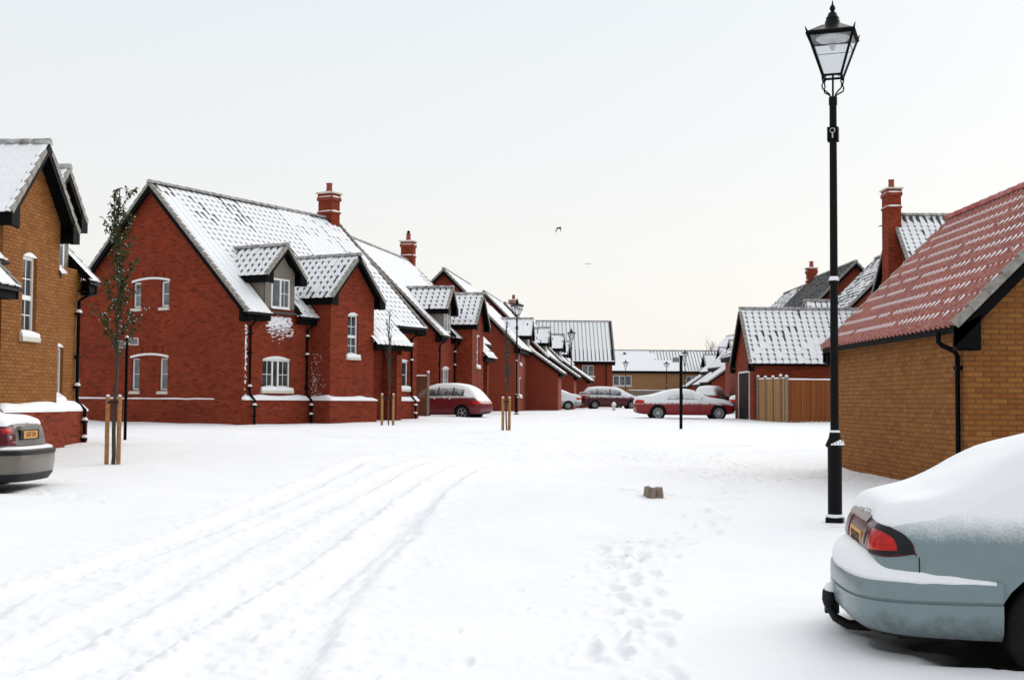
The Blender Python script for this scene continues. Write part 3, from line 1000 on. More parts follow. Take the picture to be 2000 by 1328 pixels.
def house(name, label, loc, rz, c, cat='house', group=None):
    root = empty(name, loc, rz, label=label, cat=cat, group=group)
    M = root.matrix_basis
    T, ze, W, L = c.tan, c.ze, c.W, c.L
    zr = ze + (W / 2 + c.over) * T
    sl = math.hypot(1, T)
    wm = MB()
    br = Bricks(wm)
    if not c.geo: br_geo = False
    else: br_geo = True
    gt = lambda y: ze + (min(y, W - y) + c.over) * T - .12
    X, Yv = Vector((1, 0, 0)), Vector((0, 1, 0))
    bay = c.bay
    # ---- walls
    fh = list(c.front_holes)
    for (td, hw, za, _) in c.dormers: pass
    if bay: fh.append((bay[0], bay[1], -9, 9))
    br.face((0, 0, 0), X, (0, -1, 0), c.base, gt(0) + .05, lambda z: (0, L), fh, bricks=br_geo and 'front' in c.faces, seed=1)
    zt0 = gt(0)
    iv_g = lambda z: (0, W) if z < zt0 else ((z - zt0) / T, W - (z - zt0) / T)
    br.face((0, 0, 0), Yv, (-1, 0, 0), c.base, zr - .2, iv_g, c.near_holes, bricks=br_geo and 'near' in c.faces, seed=2)
    br.face((L, 0, 0), Yv, (1, 0, 0), c.base, zr - .2, iv_g, c.far_holes, bricks=br_geo and 'far' in c.faces, seed=3)
    br.face((0, W, 0), X, (0, 1, 0), c.base, gt(0), lambda z: (0, L), bricks=False)
    for h in c.front_holes: br.reveal((0, 0, 0), X, (0, -1, 0), h)
    for h in c.near_holes: br.reveal((0, 0, 0), Yv, (-1, 0, 0), h)
    for h in c.far_holes: br.reveal((0, 0, 0), Yv, (1, 0, 0), h) if False else br.reveal((L, 0, 0), Yv, (1, 0, 0), h)
    # ---- plinth, a half brick proud, with its snow
    ps = MB()
    if c.plinth:
        po = .07
        runs = []
        a = 0.0
        stops = []
        if bay: stops.append((bay[0], bay[1]))
        if c.cat: stops.append((c.cat[0], c.cat[1]))
        for (s0, s1) in stops:
            if s0 > a: runs.append((a, s0))
            a = max(a, s1)
        if a < L: runs.append((a, L))
        for i, (s0, s1) in enumerate(runs):
            u0, u1 = (s0 - po if s0 == 0 else s0), (s1 + po if s1 == L else s1)
            br.face((0, 0, 0), X, (0, -1, 0), c.base, c.plinth, lambda z, u0=u0, u1=u1: (u0, u1), off=po, bricks=br_geo and 'front' in c.faces, seed=4)
            wm.quad((u0, -po, c.plinth), (u1, -po, c.plinth), (u1, 0, c.plinth + .02), (u0, 0, c.plinth + .02), 1)
            ps = MB(); snow_ledge(ps, (u0, 0, c.plinth), X, (0, -1, 0), u1 - u0, c.plinth_snow[0], c.plinth_snow[1], 11 + i); ps.build('plinth_snow', 'snow', root)
        br.face((0, 0, 0), Yv, (-1, 0, 0), c.base, c.plinth, lambda z: (-po, W + po), off=po, bricks=br_geo and 'near' in c.faces, seed=5)
        wm.quad((-po, -po, c.plinth), (-po, W, c.plinth), (0, W, c.plinth + .02), (0, -po, c.plinth + .02), 1)
        if c.gsnow[0]:
            ps = MB(); snow_ledge(ps, (0, 1.3, c.plinth), Yv, (-1, 0, 0), W - 1.3, c.gsnow[0], c.gsnow[1], 17); ps.build('plinth_snow', 'snow', root)
    # ---- bay
    if bay:
        b0, b1, bp, bz, bwin = bay
        hz = (bz - (b1 - b0) / 2 - .3)
        bt = lambda z: (0, b1 - b0) if z < hz + .18 else ((z - hz - .18), (b1 - b0) - (z - hz - .18))
        bh = [(bwin[0] - b0, bwin[1] - b0, bwin[2], bwin[3])]
        br.face((b0, -bp, 0), X, (0, -1, 0), c.base, bz - .15, bt, bh, bricks=br_geo, seed=6)
        br.reveal((b0, -bp, 0), X, (0, -1, 0), bh[0])
        br.face((b0, 0, 0), (0, -1, 0), (-1, 0, 0), c.base, hz + .15, lambda z: (0, bp), bricks=br_geo, seed=7)
        br.face((b1, -bp, 0), (0, 1, 0), (1, 0, 0), c.base, hz + .15, lambda z: (0, bp + 1), bricks=br_geo, seed=8)
        if c.plinth:
            po = .10
            br.face((b0, -bp, 0), X, (0, -1, 0), c.base, c.plinth, lambda z: (-po, b1 - b0 + po), off=po, bricks=br_geo, seed=9)
            br.face((b0, 0, 0), (0, -1, 0), (-1, 0, 0), c.base, c.plinth, lambda z: (0, bp + po), off=po, bricks=br_geo, seed=10)
            br.face((b1, -bp - po, 0), (0, 1, 0), (1, 0, 0), c.base, c.plinth, lambda z: (0, bp + po), off=po, bricks=br_geo, seed=10)
            wm.quad((b0 - po, -bp - po, c.plinth), (b1 + po, -bp - po, c.plinth), (b1 + po, 0, c.plinth), (b0 - po, 0, c.plinth), 1)
            ps = MB(); snow_ledge(ps, (b0 - po, -bp, c.plinth), X, (0, -1, 0), b1 - b0 + 2 * po, c.plinth_snow[0] * .9, po + .05, 21); ps.build('plinth_snow', 'snow', root)
            ps = MB(); snow_ledge(ps, (b0, 0, c.plinth), (0, -1, 0), (-1, 0, 0), bp + po, c.plinth_snow[0] * 1.2, po + .06, 22); ps.build('plinth_snow', 'snow', root)
    wall = wm.build('wall', [c.mortar if br_geo else c.far, c.brick if br_geo else c.far], root)
    core = MB()
    core.prism([(.13, c.base), (W - .13, c.base), (W - .13, gt(0) - .15), (W / 2, zr - .5), (.13, gt(0) - .15)], (.13, 0, 0), (0, 1, 0), (0, 0, 1), (L - .26, 0, 0))
    if bay: core.box(b0 + .13, b1 - .13, -bp + .13, .2, c.base, hz)
    core.build('inner_wall', c.far, root)
    if br_geo: br.finish(root, wall, c.brick, c.n_brick)
    # ---- windows
    for (h, kw) in c.front_win:
        window(root, (h[0], 0, h[2]), X, (0, -1, 0), h[1] - h[0], h[3] - h[2], **kw)
        if br_geo: brick_arch(root, (h[0], 0, h[2]), X, (0, -1, 0), h[1] - h[0], h[3] - h[2], .1, c.brick)
    for (h, kw) in c.near_win:
        window(root, (0, h[0], h[2]), Yv, (-1, 0, 0), h[1] - h[0], h[3] - h[2], **kw)
    for (h, kw) in c.far_win:
        window(root, (L, h[0], h[2]), Yv, (1, 0, 0), h[1] - h[0], h[3] - h[2], **kw)
    if bay:
        window(root, (bwin[0], -bp, bwin[2]), X, (0, -1, 0), bwin[1] - bwin[0], bwin[3] - bwin[2], lights=1, transom=(bwin[3] - bwin[2]) * .48, bars=(1, 1), arch=.09, snow=.07)
        if br_geo: brick_arch(root, (bwin[0], -bp, bwin[2]), X, (0, -1, 0), bwin[1] - bwin[0], bwin[3] - bwin[2], .12, c.brick)
    # ---- main roof: deck
    x0, x1 = -c.gover, L + c.gover
    cuts = []
    for (td, hw, za, yb) in c.dormers: cuts.append((td - hw, td + hw, (za - ze) / T - .3 - .9))
    if bay: cuts.append((bay[0] + .1, bay[1] - .1, .15))
    for q in ([c.cat] if c.cat else []) + list(c.wings): cuts.append((q[0], q[1], q[2]))
    cuts.sort()
    segs = []; a = x0
    for (s0, s1, ys) in cuts:
        if s0 > a: segs.append((a, s0, -c.over))
        segs.append((s0, s1, ys)); a = s1
    segs.append((a, x1, -c.over))
    roof = MB()
    for (s0, s1, ys) in segs:
        zs = ze + (ys + c.over) * T
        roof.prism([(ys, zs - .11), (ys, zs), (W / 2, zr), (W / 2, zr - .11)], (s0, 0, 0), (0, 1, 0), (0, 0, 1), (s1 - s0, 0, 0))
    roof.prism([(W + c.over, ze - .11), (W + c.over, ze), (W / 2, zr), (W / 2, zr - .11)], (x0, 0, 0), (0, 1, 0), (0, 0, 1), (x1 - x0, 0, 0))
    ro = roof.build('roof', 'black', root); fix_normals(ro.data)
    if c.back_snow:
        bs = MB()
        bs.prism([(W + c.over + .02, ze - .02), (W + c.over + .03, ze + .07), (W / 2 + .1, zr + .02), (W / 2 + .1, zr - .07)], (x0 + .12, 0, 0), (0, 1, 0), (0, 0, 1), (x1 - x0 - .24, 0, 0))
        q = bs.build('back_roof_snow', 'snow', root); fix_normals(q.data)
    # tiles on the street slope
    V = Vector((0, 1, T)) / sl
    ymin = min([s[2] for s in segs] + [-c.over])
    nneg = int(math.ceil((-c.over - ymin) * sl / c.tg - 1e-3))
    O = Vector((x0, -c.over, ze)) - V * (nneg * c.tg)
    slen = (W / 2 + c.over) * sl
    def inc(u, v):
        x = x0 + u; s_ = v - nneg * c.tg; y = -c.over + s_ / sl
        if s_ > slen + .05: return False
        for (s0, s1, ys) in segs:
            if s0 <= x < s1: return y > ys - .02
        return y > -c.over - .02
    ncol = int((x1 - x0) / c.tw)
    items = slope_tiles(O, X, V, ncol * c.tw, slen + nneg * c.tg, c.tw * (x1 - x0) / (ncol * c.tw) if False else c.tw, c.tg, inc, lambda u, v: c.cover(x0 + u, (v - nneg * c.tg) / slen))
    # ---- dormers
    for (td, hw, za, yb) in c.dormers:
        dm = MB()
        zf = ze - .05
        zh = za - (hw + .28) * 1.0
        # face with its window opening, and cheeks
        ww, wh = hw * 2 * .62, 1.05
        wz = zf + .28
        pts = [(td - hw, gt(0) - .1), (td - hw, zh + .05), (td, za - .12), (td + hw, zh + .05), (td + hw, gt(0) - .1)]
        ysb = yb
        dm.prism(pts, (0, ysb + .005, 0), (1, 0, 0), (0, 0, 1), (0, .06, 0))
        for sg in (-1, 1):
            xx = td + sg * hw
            dm.prism([(ysb, gt(0) - .1), (ysb, zh + .1), ((zh - ze) / T + .2, zh + .1)], (min(xx, xx - sg * .05), 0, 0), (0, 1, 0), (0, 0, 1), (.05, 0, 0))
        do = dm.build('dormer', 'render_grey', root); fix_normals(do.data)
        # cladding boards, thin steps
        bd = MB()
        for i in range(6):
            z = gt(0) + .05 + i * .30
            if z < zh + .1:
                for (xa, xb) in ((td - hw + .004, td - ww / 2 - .05), (td + ww / 2 + .05, td + hw - .004)):
                    bd.box(xa, xb, ysb - .004, ysb + .01, z, z + .29)
        bd.build('cladding', 'render_grey', do, kind='stuff')
        fl = MB(); fl.box(td - hw - .06, td + hw + .06, ysb - .12, ysb + .03, gt(0) - .16, gt(0) - .08); pass
        fl.build('flashing', 'lead', do)
        window(do, (td - ww / 2, ysb, wz), X, (0, -1, 0), ww, wh, lights=2, bars=(1, 1), barred=(0, 1), arch=0, sill=False, recess=-.03, name='dormer_window', curtain=True)
        sn = MB(); snow_ledge(sn, (td - ww / 2, ysb - .01, wz - .02), X, (0, -1, 0), ww, .06, .06, 31); sn.build('window_snow', 'snow', do)
        t2 = cross_gable(root, do, td, hw + .28, za, ysb, ze, T, c.tiles, c.cover2, over=.32, tw=c.tw, tg=c.tg, verge_ind=c.ind)
        lay_tiles(root, do, t2, c.tw, c.tg, c.tiles)
    if bay:
        bo = MB(); bo.box(b0 + .2, b1 - .2, -bp + .2, .1, hz - .1, hz)
        bro = bo.build('bay_roof', 'black', root)
        t2 = cross_gable(root, bro, (b0 + b1) / 2, (b1 - b0) / 2 + .3, bz, -bp, ze, T, c.tiles, c.cover2, over=.3, tw=c.tw, tg=c.tg, verge_ind=c.ind)
        lay_tiles(root, bro, t2, c.tw, c.tg, c.tiles)
    lay_tiles(root, ro, items, c.tw, c.tg, c.tiles, c.n_tile)
    # ---- verges, barge boards, ridge
    for (xe, sgn, on) in ((x0, -1, True), (x1, 1, True)):
        for (ya, yb) in ((-c.over, W / 2), (W + c.over, W / 2)):
            barge(root, 'barge_board', (xe, ya, ze - .02), (xe, yb, zr - .02), (-.05 * sgn, 0, 0), .27, 1.0)
            VV = Vector((0, (yb - ya), zr - ze)).normalized()
            verge_tiles(root, ro, (xe, ya, ze), VV, (sgn, 0, 0), int(slen / c.tg), c.tg, ind=c.ind and sgn < 0)
            e = MB()
            s_ = 1 if ya < W / 2 else -1
            e.prism([(ya - .0 * s_, ze - .04), (ya + .36 * s_, ze + .36 * T - .22), (ya + .36 * s_, ze - .34), (ya + .0 * s_, ze - .30)], (xe + (.0 if sgn < 0 else -.06), 0, 0), (0, 1, 0), (0, 0, 1), (.06, 0, 0))
            e.box(min(xe + .04 * -sgn, 0 if sgn < 0 else L), max(xe - .04 * sgn, 0 if sgn < 0 else L), min(ya + .04 * s_, ya + .35 * s_), max(ya + .04 * s_, ya + .35 * s_), ze - .345, ze - .14)
            q = e.build('eave_end', 'black', root); fix_normals(q.data)
    ridge_tiles(root, ro, (x0, W / 2, zr + .03), (x1, W / 2, zr + .03), mat=c.ridge, ind=c.ind)
    # ---- eaves
    for (s0, s1, ys) in segs:
        if ys > -.25 or s1 - s0 < .3: continue
        zs = ze + (ys + c.over) * T
        f = MB()
        f.box(s0, s1, ys + .02, ys + .05, zs - .28, zs - .05)
        f.box(s0, s1, ys + .05, .0, zs - .28, zs - .255)
        f.build('fascia', c.fas, root)
        gutter(root, (s0, ys - .055, zs - .055), (s1, ys - .055, zs - .055), mat=c.gut, joints=c.gjoin)
        sn = MB(); snow_ledge(sn, (s0, ys + .05, zs + .0), X, (0, -1, 0), s1 - s0, .07, .12, int(s0 * 7) + 40, back=.12)
        sn.build('eave_snow', 'snow', root)
    for (pts, brk) in c.pipes:
        downpipe(root, pts, brackets=brk, snow_seed=int(pts[0][0] * 10))
    for (cx, cy, zt, cw, cd, far, cowl) in c.chim:
        chimney(root, cx, cy, zr - 1.2, zt, cw, cd, far=far, cowl=cowl)
    root['zr'] = zr
    return root

def wing(root, c, t0, t1, yl, slope=.7, geo=False, near_face=True, var='full', name='wing', top_y=-.1, x_near=None):
    """low lean-to on the front under its own catslide roof"""
    zt = c.ze + (top_y + c.over) * c.tan + .03
    zb = zt - (top_y + yl) * slope
    s_ = math.hypot(1, slope)
    X = Vector((1, 0, 0)); V = Vector((0, 1, slope)) / s_
    w_ = MB(); br = Bricks(w_)
    yw = -yl + .28
    up = lambda y: zb + (y + yl) * slope - .12
    ivs = lambda z: (max(0, (z - up(yw)) / slope) if z > up(yw) else 0, -yw)
    for xx, nx in ((t0, -1), (t1, 1)):
        br.face((xx, yw, 0), (0, 1, 0), (nx, 0, 0), c.base, up(0), ivs, bricks=geo and nx < 0)
    br.face((t0, yw, 0), X, (0, -1, 0), c.base, up(yw), lambda z: (0, t1 - t0), bricks=geo)
    wl = w_.build(name, [c.mortar if geo else c.far, c.brick if geo else c.far], root)
    if geo:
        k = MB()
        for e in br.list:
            O, U, Nn, a, b_, z0, z1, dd, fl = e
            k.obox(O + U * a + Z3 * z0 - Nn * .008, U * (b_ - a), Z3 * (z1 - z0), Nn * (.008 + dd))
        k.build('wing_bricks', c.brick, wl, kind='stuff')
    d = MB()
    d.prism([(-yl, zb - .1), (-yl, zb), (top_y, zt), (top_y, zt - .1)], (t0 - .2, 0, 0), (0, 1, 0), (0, 0, 1), (t1 - t0 + .4, 0, 0))
    q = d.build('wing_roof', 'black', root); fix_normals(q.data)
    L2 = t1 - t0 + .4
    items = slope_tiles(Vector((t0 - .2, -yl, zb)), X, V, int(L2 / c.tw) * c.tw, (top_y + yl) * s_, c.tw, c.tg, lambda u, v: v < (top_y + yl) * s_ - .02, lambda u, v: var)
    lay_tiles(root, q, items, c.tw, c.tg, c.tiles)
    for xe, sg in ((t0 - .2, -1), (t1 + .2, 1)):
        barge(q, 'barge_board', (xe, -yl, zb - .02), (xe, top_y, zt - .02), (-.05 * sg, 0, 0), .22, 1.0)
        verge_tiles(root, q, (xe, -yl, zb), V, (sg, 0, 0), int((top_y + yl) * s_ / c.tg), c.tg, ind=False)
    f = MB(); f.box(t0 - .2, t1 + .2, -yl + .02, -yl + .05, zb - .25, zb - .05); f.box(t0 - .15, t1 + .15, -yl + .05, yw, zb - .25, zb - .22); f.build('fascia', 'black', q)
    gutter(q, (t0 - .2, -yl - .05, zb - .05), (t1 + .2, -yl - .05, zb - .05))
    sn = MB(); snow_ledge(sn, (t0 - .2, -yl + .05, zb + .01), X, (0, -1, 0), L2, .07, .10, int(t0 * 5) + 3, back=.1); sn.build('eave_snow', 'snow', q)
    return wl
# ------------------------------------------------------------------ the first red house
def n01(x, y, s, seed=0): return float(sm_noise(x, y, s, seed))
def frame_of(px, py, Y, theta):
    """facade corner on the ground seen at px at depth Y, facade running away at theta from the view axis"""
    p = at(px, py, Y)
    return Vector((p.x, p.y, 0)), math.pi / 2 - theta
TH1 = R(29.6)
P1, RZ1 = frame_of(476, 800, 43.6, TH1)
G1 = 0.78
def cov1(t, s):
    k = n01(t, s * 7, 1.1, 4) * .55 + n01(t * 3, s * 21, .9, 9) * .45
    if t < .9 - .5 * s and s < .86: return 'full'
    if s > .97: return 'full' if k > .4 else 'most'
    if t > 6.6 and s > .45: return 'full' if k > .38 else 'most'
    if s < .12: return 'full' if k > .55 else 'most'
    if .6 < s and t > 4.2: return 'dash' if k > .3 else 'most'
    if s > .5 and t < 5.5: return 'part' if k < .33 else 'dash'
    return 'dash' if k < .78 else 'full'
def cov2(u, v):
    k = random.random()
    return 'dash' if k < .86 else ('part' if k < .92 else 'full')
gw = [(3.55, 3.94, 4.08, 5.00), (4.92, 5.31, 4.08, 5.00), (3.55, 3.94, 1.10, 2.28), (4.92, 5.31, 1.10, 2.28), (8.0, 8.5, 1.5, 2.7)]
fw1 = (.93, 2.45, 1.16, 2.22)
KW3 = dict(lights=3, bars=(1, 1), arch=.12, snow=.08, ratios=[.39, .22, .39], barred=(1, 0, 1))
KWS = dict(lights=1, bars=(0, 1), arch=.0, snow=0, curtain=True, sill_over=.05)
def pipe(t, ztop, y=-.06, foot=True, off=-.30, plz=.8):
    pts = [(t, off, ztop), (t, off, ztop - .12), (t, y, ztop - .30), (t, y, plz + .30), (t, y - .02, plz + .18), (t + .10, y - .14, plz), (t + .10, y - .14, -.3)]
    return (pts, [((t, y), ztop - .55), ((t, y), (ztop + plz) / 2 + .2), ((t, y), plz + .42), ((t + .10, y - .14), plz - .22), ((t + .10, y - .14), .25)])
def house_cfg(**k):
    d = dict(bay=(3.57, 6.24, .89, 6.15, (4.60, 5.24, 2.42, 3.97)), cat=(6.20, 8.55, -1.05), dormers=[(1.80, .80, 6.22, 0.0)],
             chim=[(10.2, 4.4, 9.72, .56, .72, False, False)], front_holes=[fw1, (9.2, 9.9, 1.3, 2.4)], front_win=[(fw1, KW3), ((9.2, 9.9, 1.3, 2.4), dict(lights=1, bars=(1, 1), arch=.08, snow=.08))],
             near_holes=gw, near_win=[(g_, dict(KWS)) for g_ in gw], cover=cov1, cover2=cov2,
             pipes=[pipe(.22, 3.62), pipe(3.30, 3.62), pipe(10.05, 3.62)])
    d.update(k)
    return C(**d)
h1 = house('red_brick_house', 'nearest red brick house on the left, snowy dormer, narrow bay and big blank gable', (P1.x, P1.y, G1), RZ1,
           house_cfg(n_tile=300), group='red houses down the left side')
def porch(root, c, far=False):
    """brick pier, side wall and post below the catslide"""
    m_ = MB()
    if not far:
        wl = MB(); b_ = Bricks(wl)
        b_.face((8.05, -.72, 0), (1, 0, 0), (0, -1, 0), -.6, 2.6, lambda z: (0, .34))
        b_.face((8.05, -.02, 0), (0, -1, 0), (-1, 0, 0), -.6, 2.9, lambda z: (0, .70))
        b_.face((8.39, -.72, 0), (0, 1, 0), (1, 0, 0), -.6, 2.9, lambda z: (0, .70))
        po = wl.build('porch_wall', ['mortar_red', 'brick_red'], root)
        k = MB()
        for e in b_.list:
            O, U, Nn, x0, x1, z0, z1, dd, fl = e
            k.obox(O + U * x0 + Z3 * z0 - Nn * .008, U * (x1 - x0), Z3 * (z1 - z0), Nn * (.008 + dd))
        k.build('porch_bricks', 'brick_red', po, kind='stuff')
    else:
        m_.box(8.05, 8.39, -.72, 0, -.6, 2.7); m_.build('porch_wall', 'far_brick_red', root)
    v = MB()
    T = c.tan
    for xx in (8.49, 6.26):
        v.prism([(-1.05, c.ze - .75 * T - .30), (-1.05, c.ze - .75 * T), (.0, c.ze + .3 * T - .03), (.0, c.ze - .75 * T - .05), (-.8, c.ze - .75 * T - .30)], (xx, 0, 0), (0, 1, 0), (0, 0, 1), (.06, 0, 0))
    q = v.build('porch_barge', 'black', root); fix_normals(q.data)
    sn = MB(); snow_ledge(sn, (6.25, -.90, c.ze - .75 * T + .02), (1, 0, 0), (0, -1, 0), 2.2, .20, .20, 77, back=.3)
    sn.build('porch_snow', 'snow', root)
porch(h1, house_cfg())
# snow driven on to the bricks below the dormer and beside the pipes
rnd = random.Random(3)
def fleck(mb, P, A, B, Nn, ra, rb):
    """small irregular pat of snow on a wall"""
    n = 7; P, A, B, Nn = map(Vector, (P, A, B, Nn))
    ring = []
    for k in range(n):
        q = rnd.uniform(.65, 1.15); an = 2 * math.pi * (k + rnd.uniform(-.2, .2)) / n
        ring.append(P + A * (ra * q * math.cos(an)) + B * (rb * q * math.sin(an)))
    mb.add(ring + [P + Nn * rnd.uniform(.012, .03)], [(k, (k + 1) % n, n) for k in range(n)])
sp = MB()
for i in range(750):
    z = 3.72 - abs(rnd.gauss(0, .42))
    q = 3.72 - z
    half = .60 + .30 * min(q, .9)
    t_ = 1.8 + rnd.uniform(-half, half)
    dens = max(0, .95 - q * .95) * (1.25 - abs(t_ - 1.8) / half * .7)
    if z < 2.5 or rnd.random() > dens: continue
    zz = z if rnd.random() < .45 else round(z / .075) * .075 + .012
    fleck(sp, (t_, -.003, zz), (1, 0, 0), (0, 0, 1), (0, -1, 0), rnd.uniform(.025, .10), rnd.uniform(.010, .036) * (1.3 if q < .35 else .8))
for i in range(130):
    t_ = .02 + abs(rnd.gauss(0, .05)); z = rnd.uniform(.95, 3.35)
    if rnd.random() > (.35 + .6 * (z > 1.9)): continue
    fleck(sp, (t_, -.003, z), (1, 0, 0), (0, 0, 1), (0, -1, 0), rnd.uniform(.012, .04), rnd.uniform(.015, .05))
sp.build('driven_snow', 'snow', h1, kind='stuff')
sp = MB()
for i in range(230):
    y = -.03 - abs(rnd.gauss(0, .26)); z = rnd.uniform(.05, 2.5)
    if y < -.87 or rnd.random() < (z - .8) * .45: continue
    fleck(sp, (3.57 - .003, y, round(z / .075) * .075 + .01 if rnd.random() < .7 else z), (0, 1, 0), (0, 0, 1), (-1, 0, 0), rnd.uniform(.010, .04), rnd.uniform(.006, .018))
sp.build('driven_snow', 'snow', h1, kind='stuff')
# white heads joining the paired gable windows
for z in (5.00, 2.28):
    hd = MB()
    n_ = 14; u0, u1 = 3.50, 5.36
    arc = [(u0 + (u1 - u0) * i / n_, .06 + .10 * (1 - (2 * i / n_ - 1) ** 2)) for i in range(n_ + 1)]
    low = [(u, h - .075) for u, h in arc]
    hd.prism(arc + low[::-1], (-.035, 0, z), (0, 1, 0), (0, 0, 1), (.04, 0, 0))
    o = hd.build('window_head', 'upvc', h1); fix_normals(o.data)
    brick_arch(h1, (0, u0, z), (0, 1, 0), (-1, 0, 0), u1 - u0, .06, .11, 'brick_red', thick=.24)
# ------------------------------------------------------------------ the other houses on the left
def covw(t, s):
    k = n01(t, s * 7, 1.3, 14)
    return 'full' if k > .22 else 'dash'
def covp(t, s):
    k = random.random()
    return 'dash' if k < .6 else ('part' if k < .8 else 'full')
def corner(ax, ay, th, half=4.4):
    return ax + half * math.cos(th), ay - half * math.sin(th)
th2 = R(11.1)
x2, y2 = corner(-7.9, 62.5, th2)
c2 = house_cfg(ind=False, cover=covw, chim=[(10.2, 4.4, 9.72, .56, .72, False, True)])
h2 = house('red_brick_house', 'second red brick house on the left, behind the dark red hatchback', (x2, y2, .95), math.pi / 2 - th2, c2, group='red houses down the left side')
porch(h2, c2)

def far_cfg(**k):
    d = dict(geo=False, ind=False, cover=covw, cover2=lambda u, v: 'full' if random.random() < .8 else 'most', bay=None, cat=None, chim=[], near_holes=[], near_win=[], pipes=[], plinth=0,
             dormers=[], front_holes=[], front_win=[])
    d.update(k)
    return C(**d)
th3 = R(6.5)
x3, y3 = corner(-4.15, 77.5, th3)
fwA = (2.0, 3.3, .9, 2.0)
c3 = far_cfg(dormers=[(7.6, .85, 6.0, 0.0)], front_holes=[fwA, (2.2, 3.1, 2.9, 3.7)], front_win=[(fwA, dict(lights=2, arch=.08, snow=.08)), ((2.2, 3.1, 2.9, 3.7), dict(lights=2, arch=0, snow=.08))])
h3 = house('red_brick_house', 'third red brick house on the left, wide gable above the stakes of the middle sapling', (x3, y3, 1.0), math.pi / 2 - th3, c3, group='red houses down the left side')
wing(h3, c3, 6.6, 9.4, 2.35)
th4 = R(6.5)
x4, y4 = corner(-2.07, 94.0, th4)
c4 = far_cfg(dormers=[(2.3, .85, 6.0, 0.0)], L=9.5)
h4 = house('red_brick_house', 'fourth red brick house on the left, dark verge running down behind the second lamp', (x4, y4, 1.05), math.pi / 2 - th4, c4, group='red houses down the left side')
wing(h4, c4, 1.2, 4.0, 2.45)
c5 = far_cfg(dormers=[(1.6, .85, 6.0, 0.0), (5.4, .8, 5.6, 0.0)], L=9.0, chim=[(4.5, 4.4, 9.2, .55, .7, True, False)])
h5 = house('red_brick_house', 'fifth red brick house on the left, farthest catslide beside the third lamp', (3.75, 103.8, 1.05), math.pi / 2 - R(9), c5, group='red houses down the left side')
wing(h5, c5, .3, 3.0, 2.6)
# panelled front door with a fanlight between the catslides
dr = MB(); dr.box(4.4, 5.4, -.03, .02, 0, 2.05)
d4 = dr.build('front_door', 'door_grey', h4)
fl = MB(); fl.prism([(.38 * math.cos(math.pi * i / 10), .30 * math.sin(math.pi * i / 10)) for i in range(11)], (4.9, -.045, 1.55), (1, 0, 0), (0, 0, 1), (0, .01, 0)); fl.build('fanlight', 'black', d4)

# ------------------------------------------------------------------ houses closing the end of the street
cE = far_cfg(L=6.6, W=8.5, ze=4.1, tan=.84, cover=lambda t, s: 'dash' if s > .25 else 'most', front_holes=[(3.9, 4.95, 2.75, 3.75)], front_win=[((3.9, 4.95, 2.75, 3.75), dict(lights=2, arch=0, snow=.05, curtain=True))], tw=.36, tg=.36)
pE = at(1052, 780, 115)
hE = house('end_house', 'red brick house facing the camera at the street end, steep striped snowy roof', (pE.x, pE.y, 1.1), 0, cE)
dpE = [(6.05, -.06, 3.8), (6.05, -.06, -.2)]
downpipe(hE, dpE)
chimney(hE, 6.65, 5.3, 4.6, 7.0, .5, .7, far=True)
pF = at(1172, 780, 147)
wF = [(1.5, 3.6, 2.35, 3.5), (9.9, 11.7, 2.35, 3.5), (13.5, 15.4, 2.35, 3.5)]
cF = far_cfg(L=21.0, W=7.6, ze=4.05, tan=.6, brick='far_brick_buff', far='far_brick_buff', cover=lambda t, s: 'full' if t < 5 + 3 * n01(t, s * 9, 2.0, 5) or (s < .5 and t < 9) else ('most' if t < 12 else 'part'),
             front_holes=wF, front_win=[(q, dict(lights=3, arch=0, snow=.0, curtain=True)) for q in wF], tw=.36, tg=.4)
hF = house('brown_terrace', 'long low brown brick terrace across the far end of the street', (pF.x, pF.y, 1.1), 0, cF, cat='terrace')
downpipe(hF, [(.75, -.06, 3.9), (.75, -.06, 0)])
for vx in (1.2, 2.9):
    mv = MB(); mv.box(vx, vx + .3, 2.9, 3.2, 5.95, 6.25); mv.build('roof_vent', 'black', hF)

# ------------------------------------------------------------------ houses on the right
RZR = -math.pi / 2
cR1 = far_cfg(L=5.4, dormers=[(3.0, .8, 5.9, 0.0)], cover=covp, cover2=lambda u, v: 'most' if random.random() < .6 else 'full')
hR1 = house('red_brick_house', 'red house on the right with a small white dormer roof just above the garage ridge', (15.6, 69.9, 1.0), RZR, cR1, group='red houses behind the right garages')
cR2 = far_cfg(L=10.5, cover=lambda t, s: 'thin' if random.random() < .7 else 'part', chim=[(.8, 4.2, 9.25, .55, .6, True, False)])
hR2 = house('red_brick_house', 'darker roofed red house on the right with a gable left of the near lamp post', (15.0, 82.7, 1.05), RZR, cR2, group='red houses behind the right garages')
cR3 = far_cfg(L=8, cover=covp)
hR3 = house('red_brick_house', 'small strip of a far right house behind the left end of the snowy garage', (15.6, 93.5, 1.05), RZR, cR3, group='red houses behind the right garages')
for i, (px, zz, lab) in enumerate(((1411, 112, 'right hand cottage with the tallest snowy dormer left of the snowy garage'), (1392, 127, 'right hand cottage with the second snowy dormer, beyond the tallest one'), (1364, 146, 'right hand cottage with the farthest pair of snowy dormers'))):
    q = at(px, 780, zz)
    cc = far_cfg(L=11, ze=3.7, dormers=[(8.0, .85, 5.9, 0.0)] + ([(3.0, .85, 5.9, 0)] if i == 2 else []))
    h = house('red_brick_cottage', lab, (q.x + .3, q.y + 8, 1.1), RZR + R(4), cc, group='cottages far down the right side')
    wing(h, cc, 6.6, 9.4, 2.5)
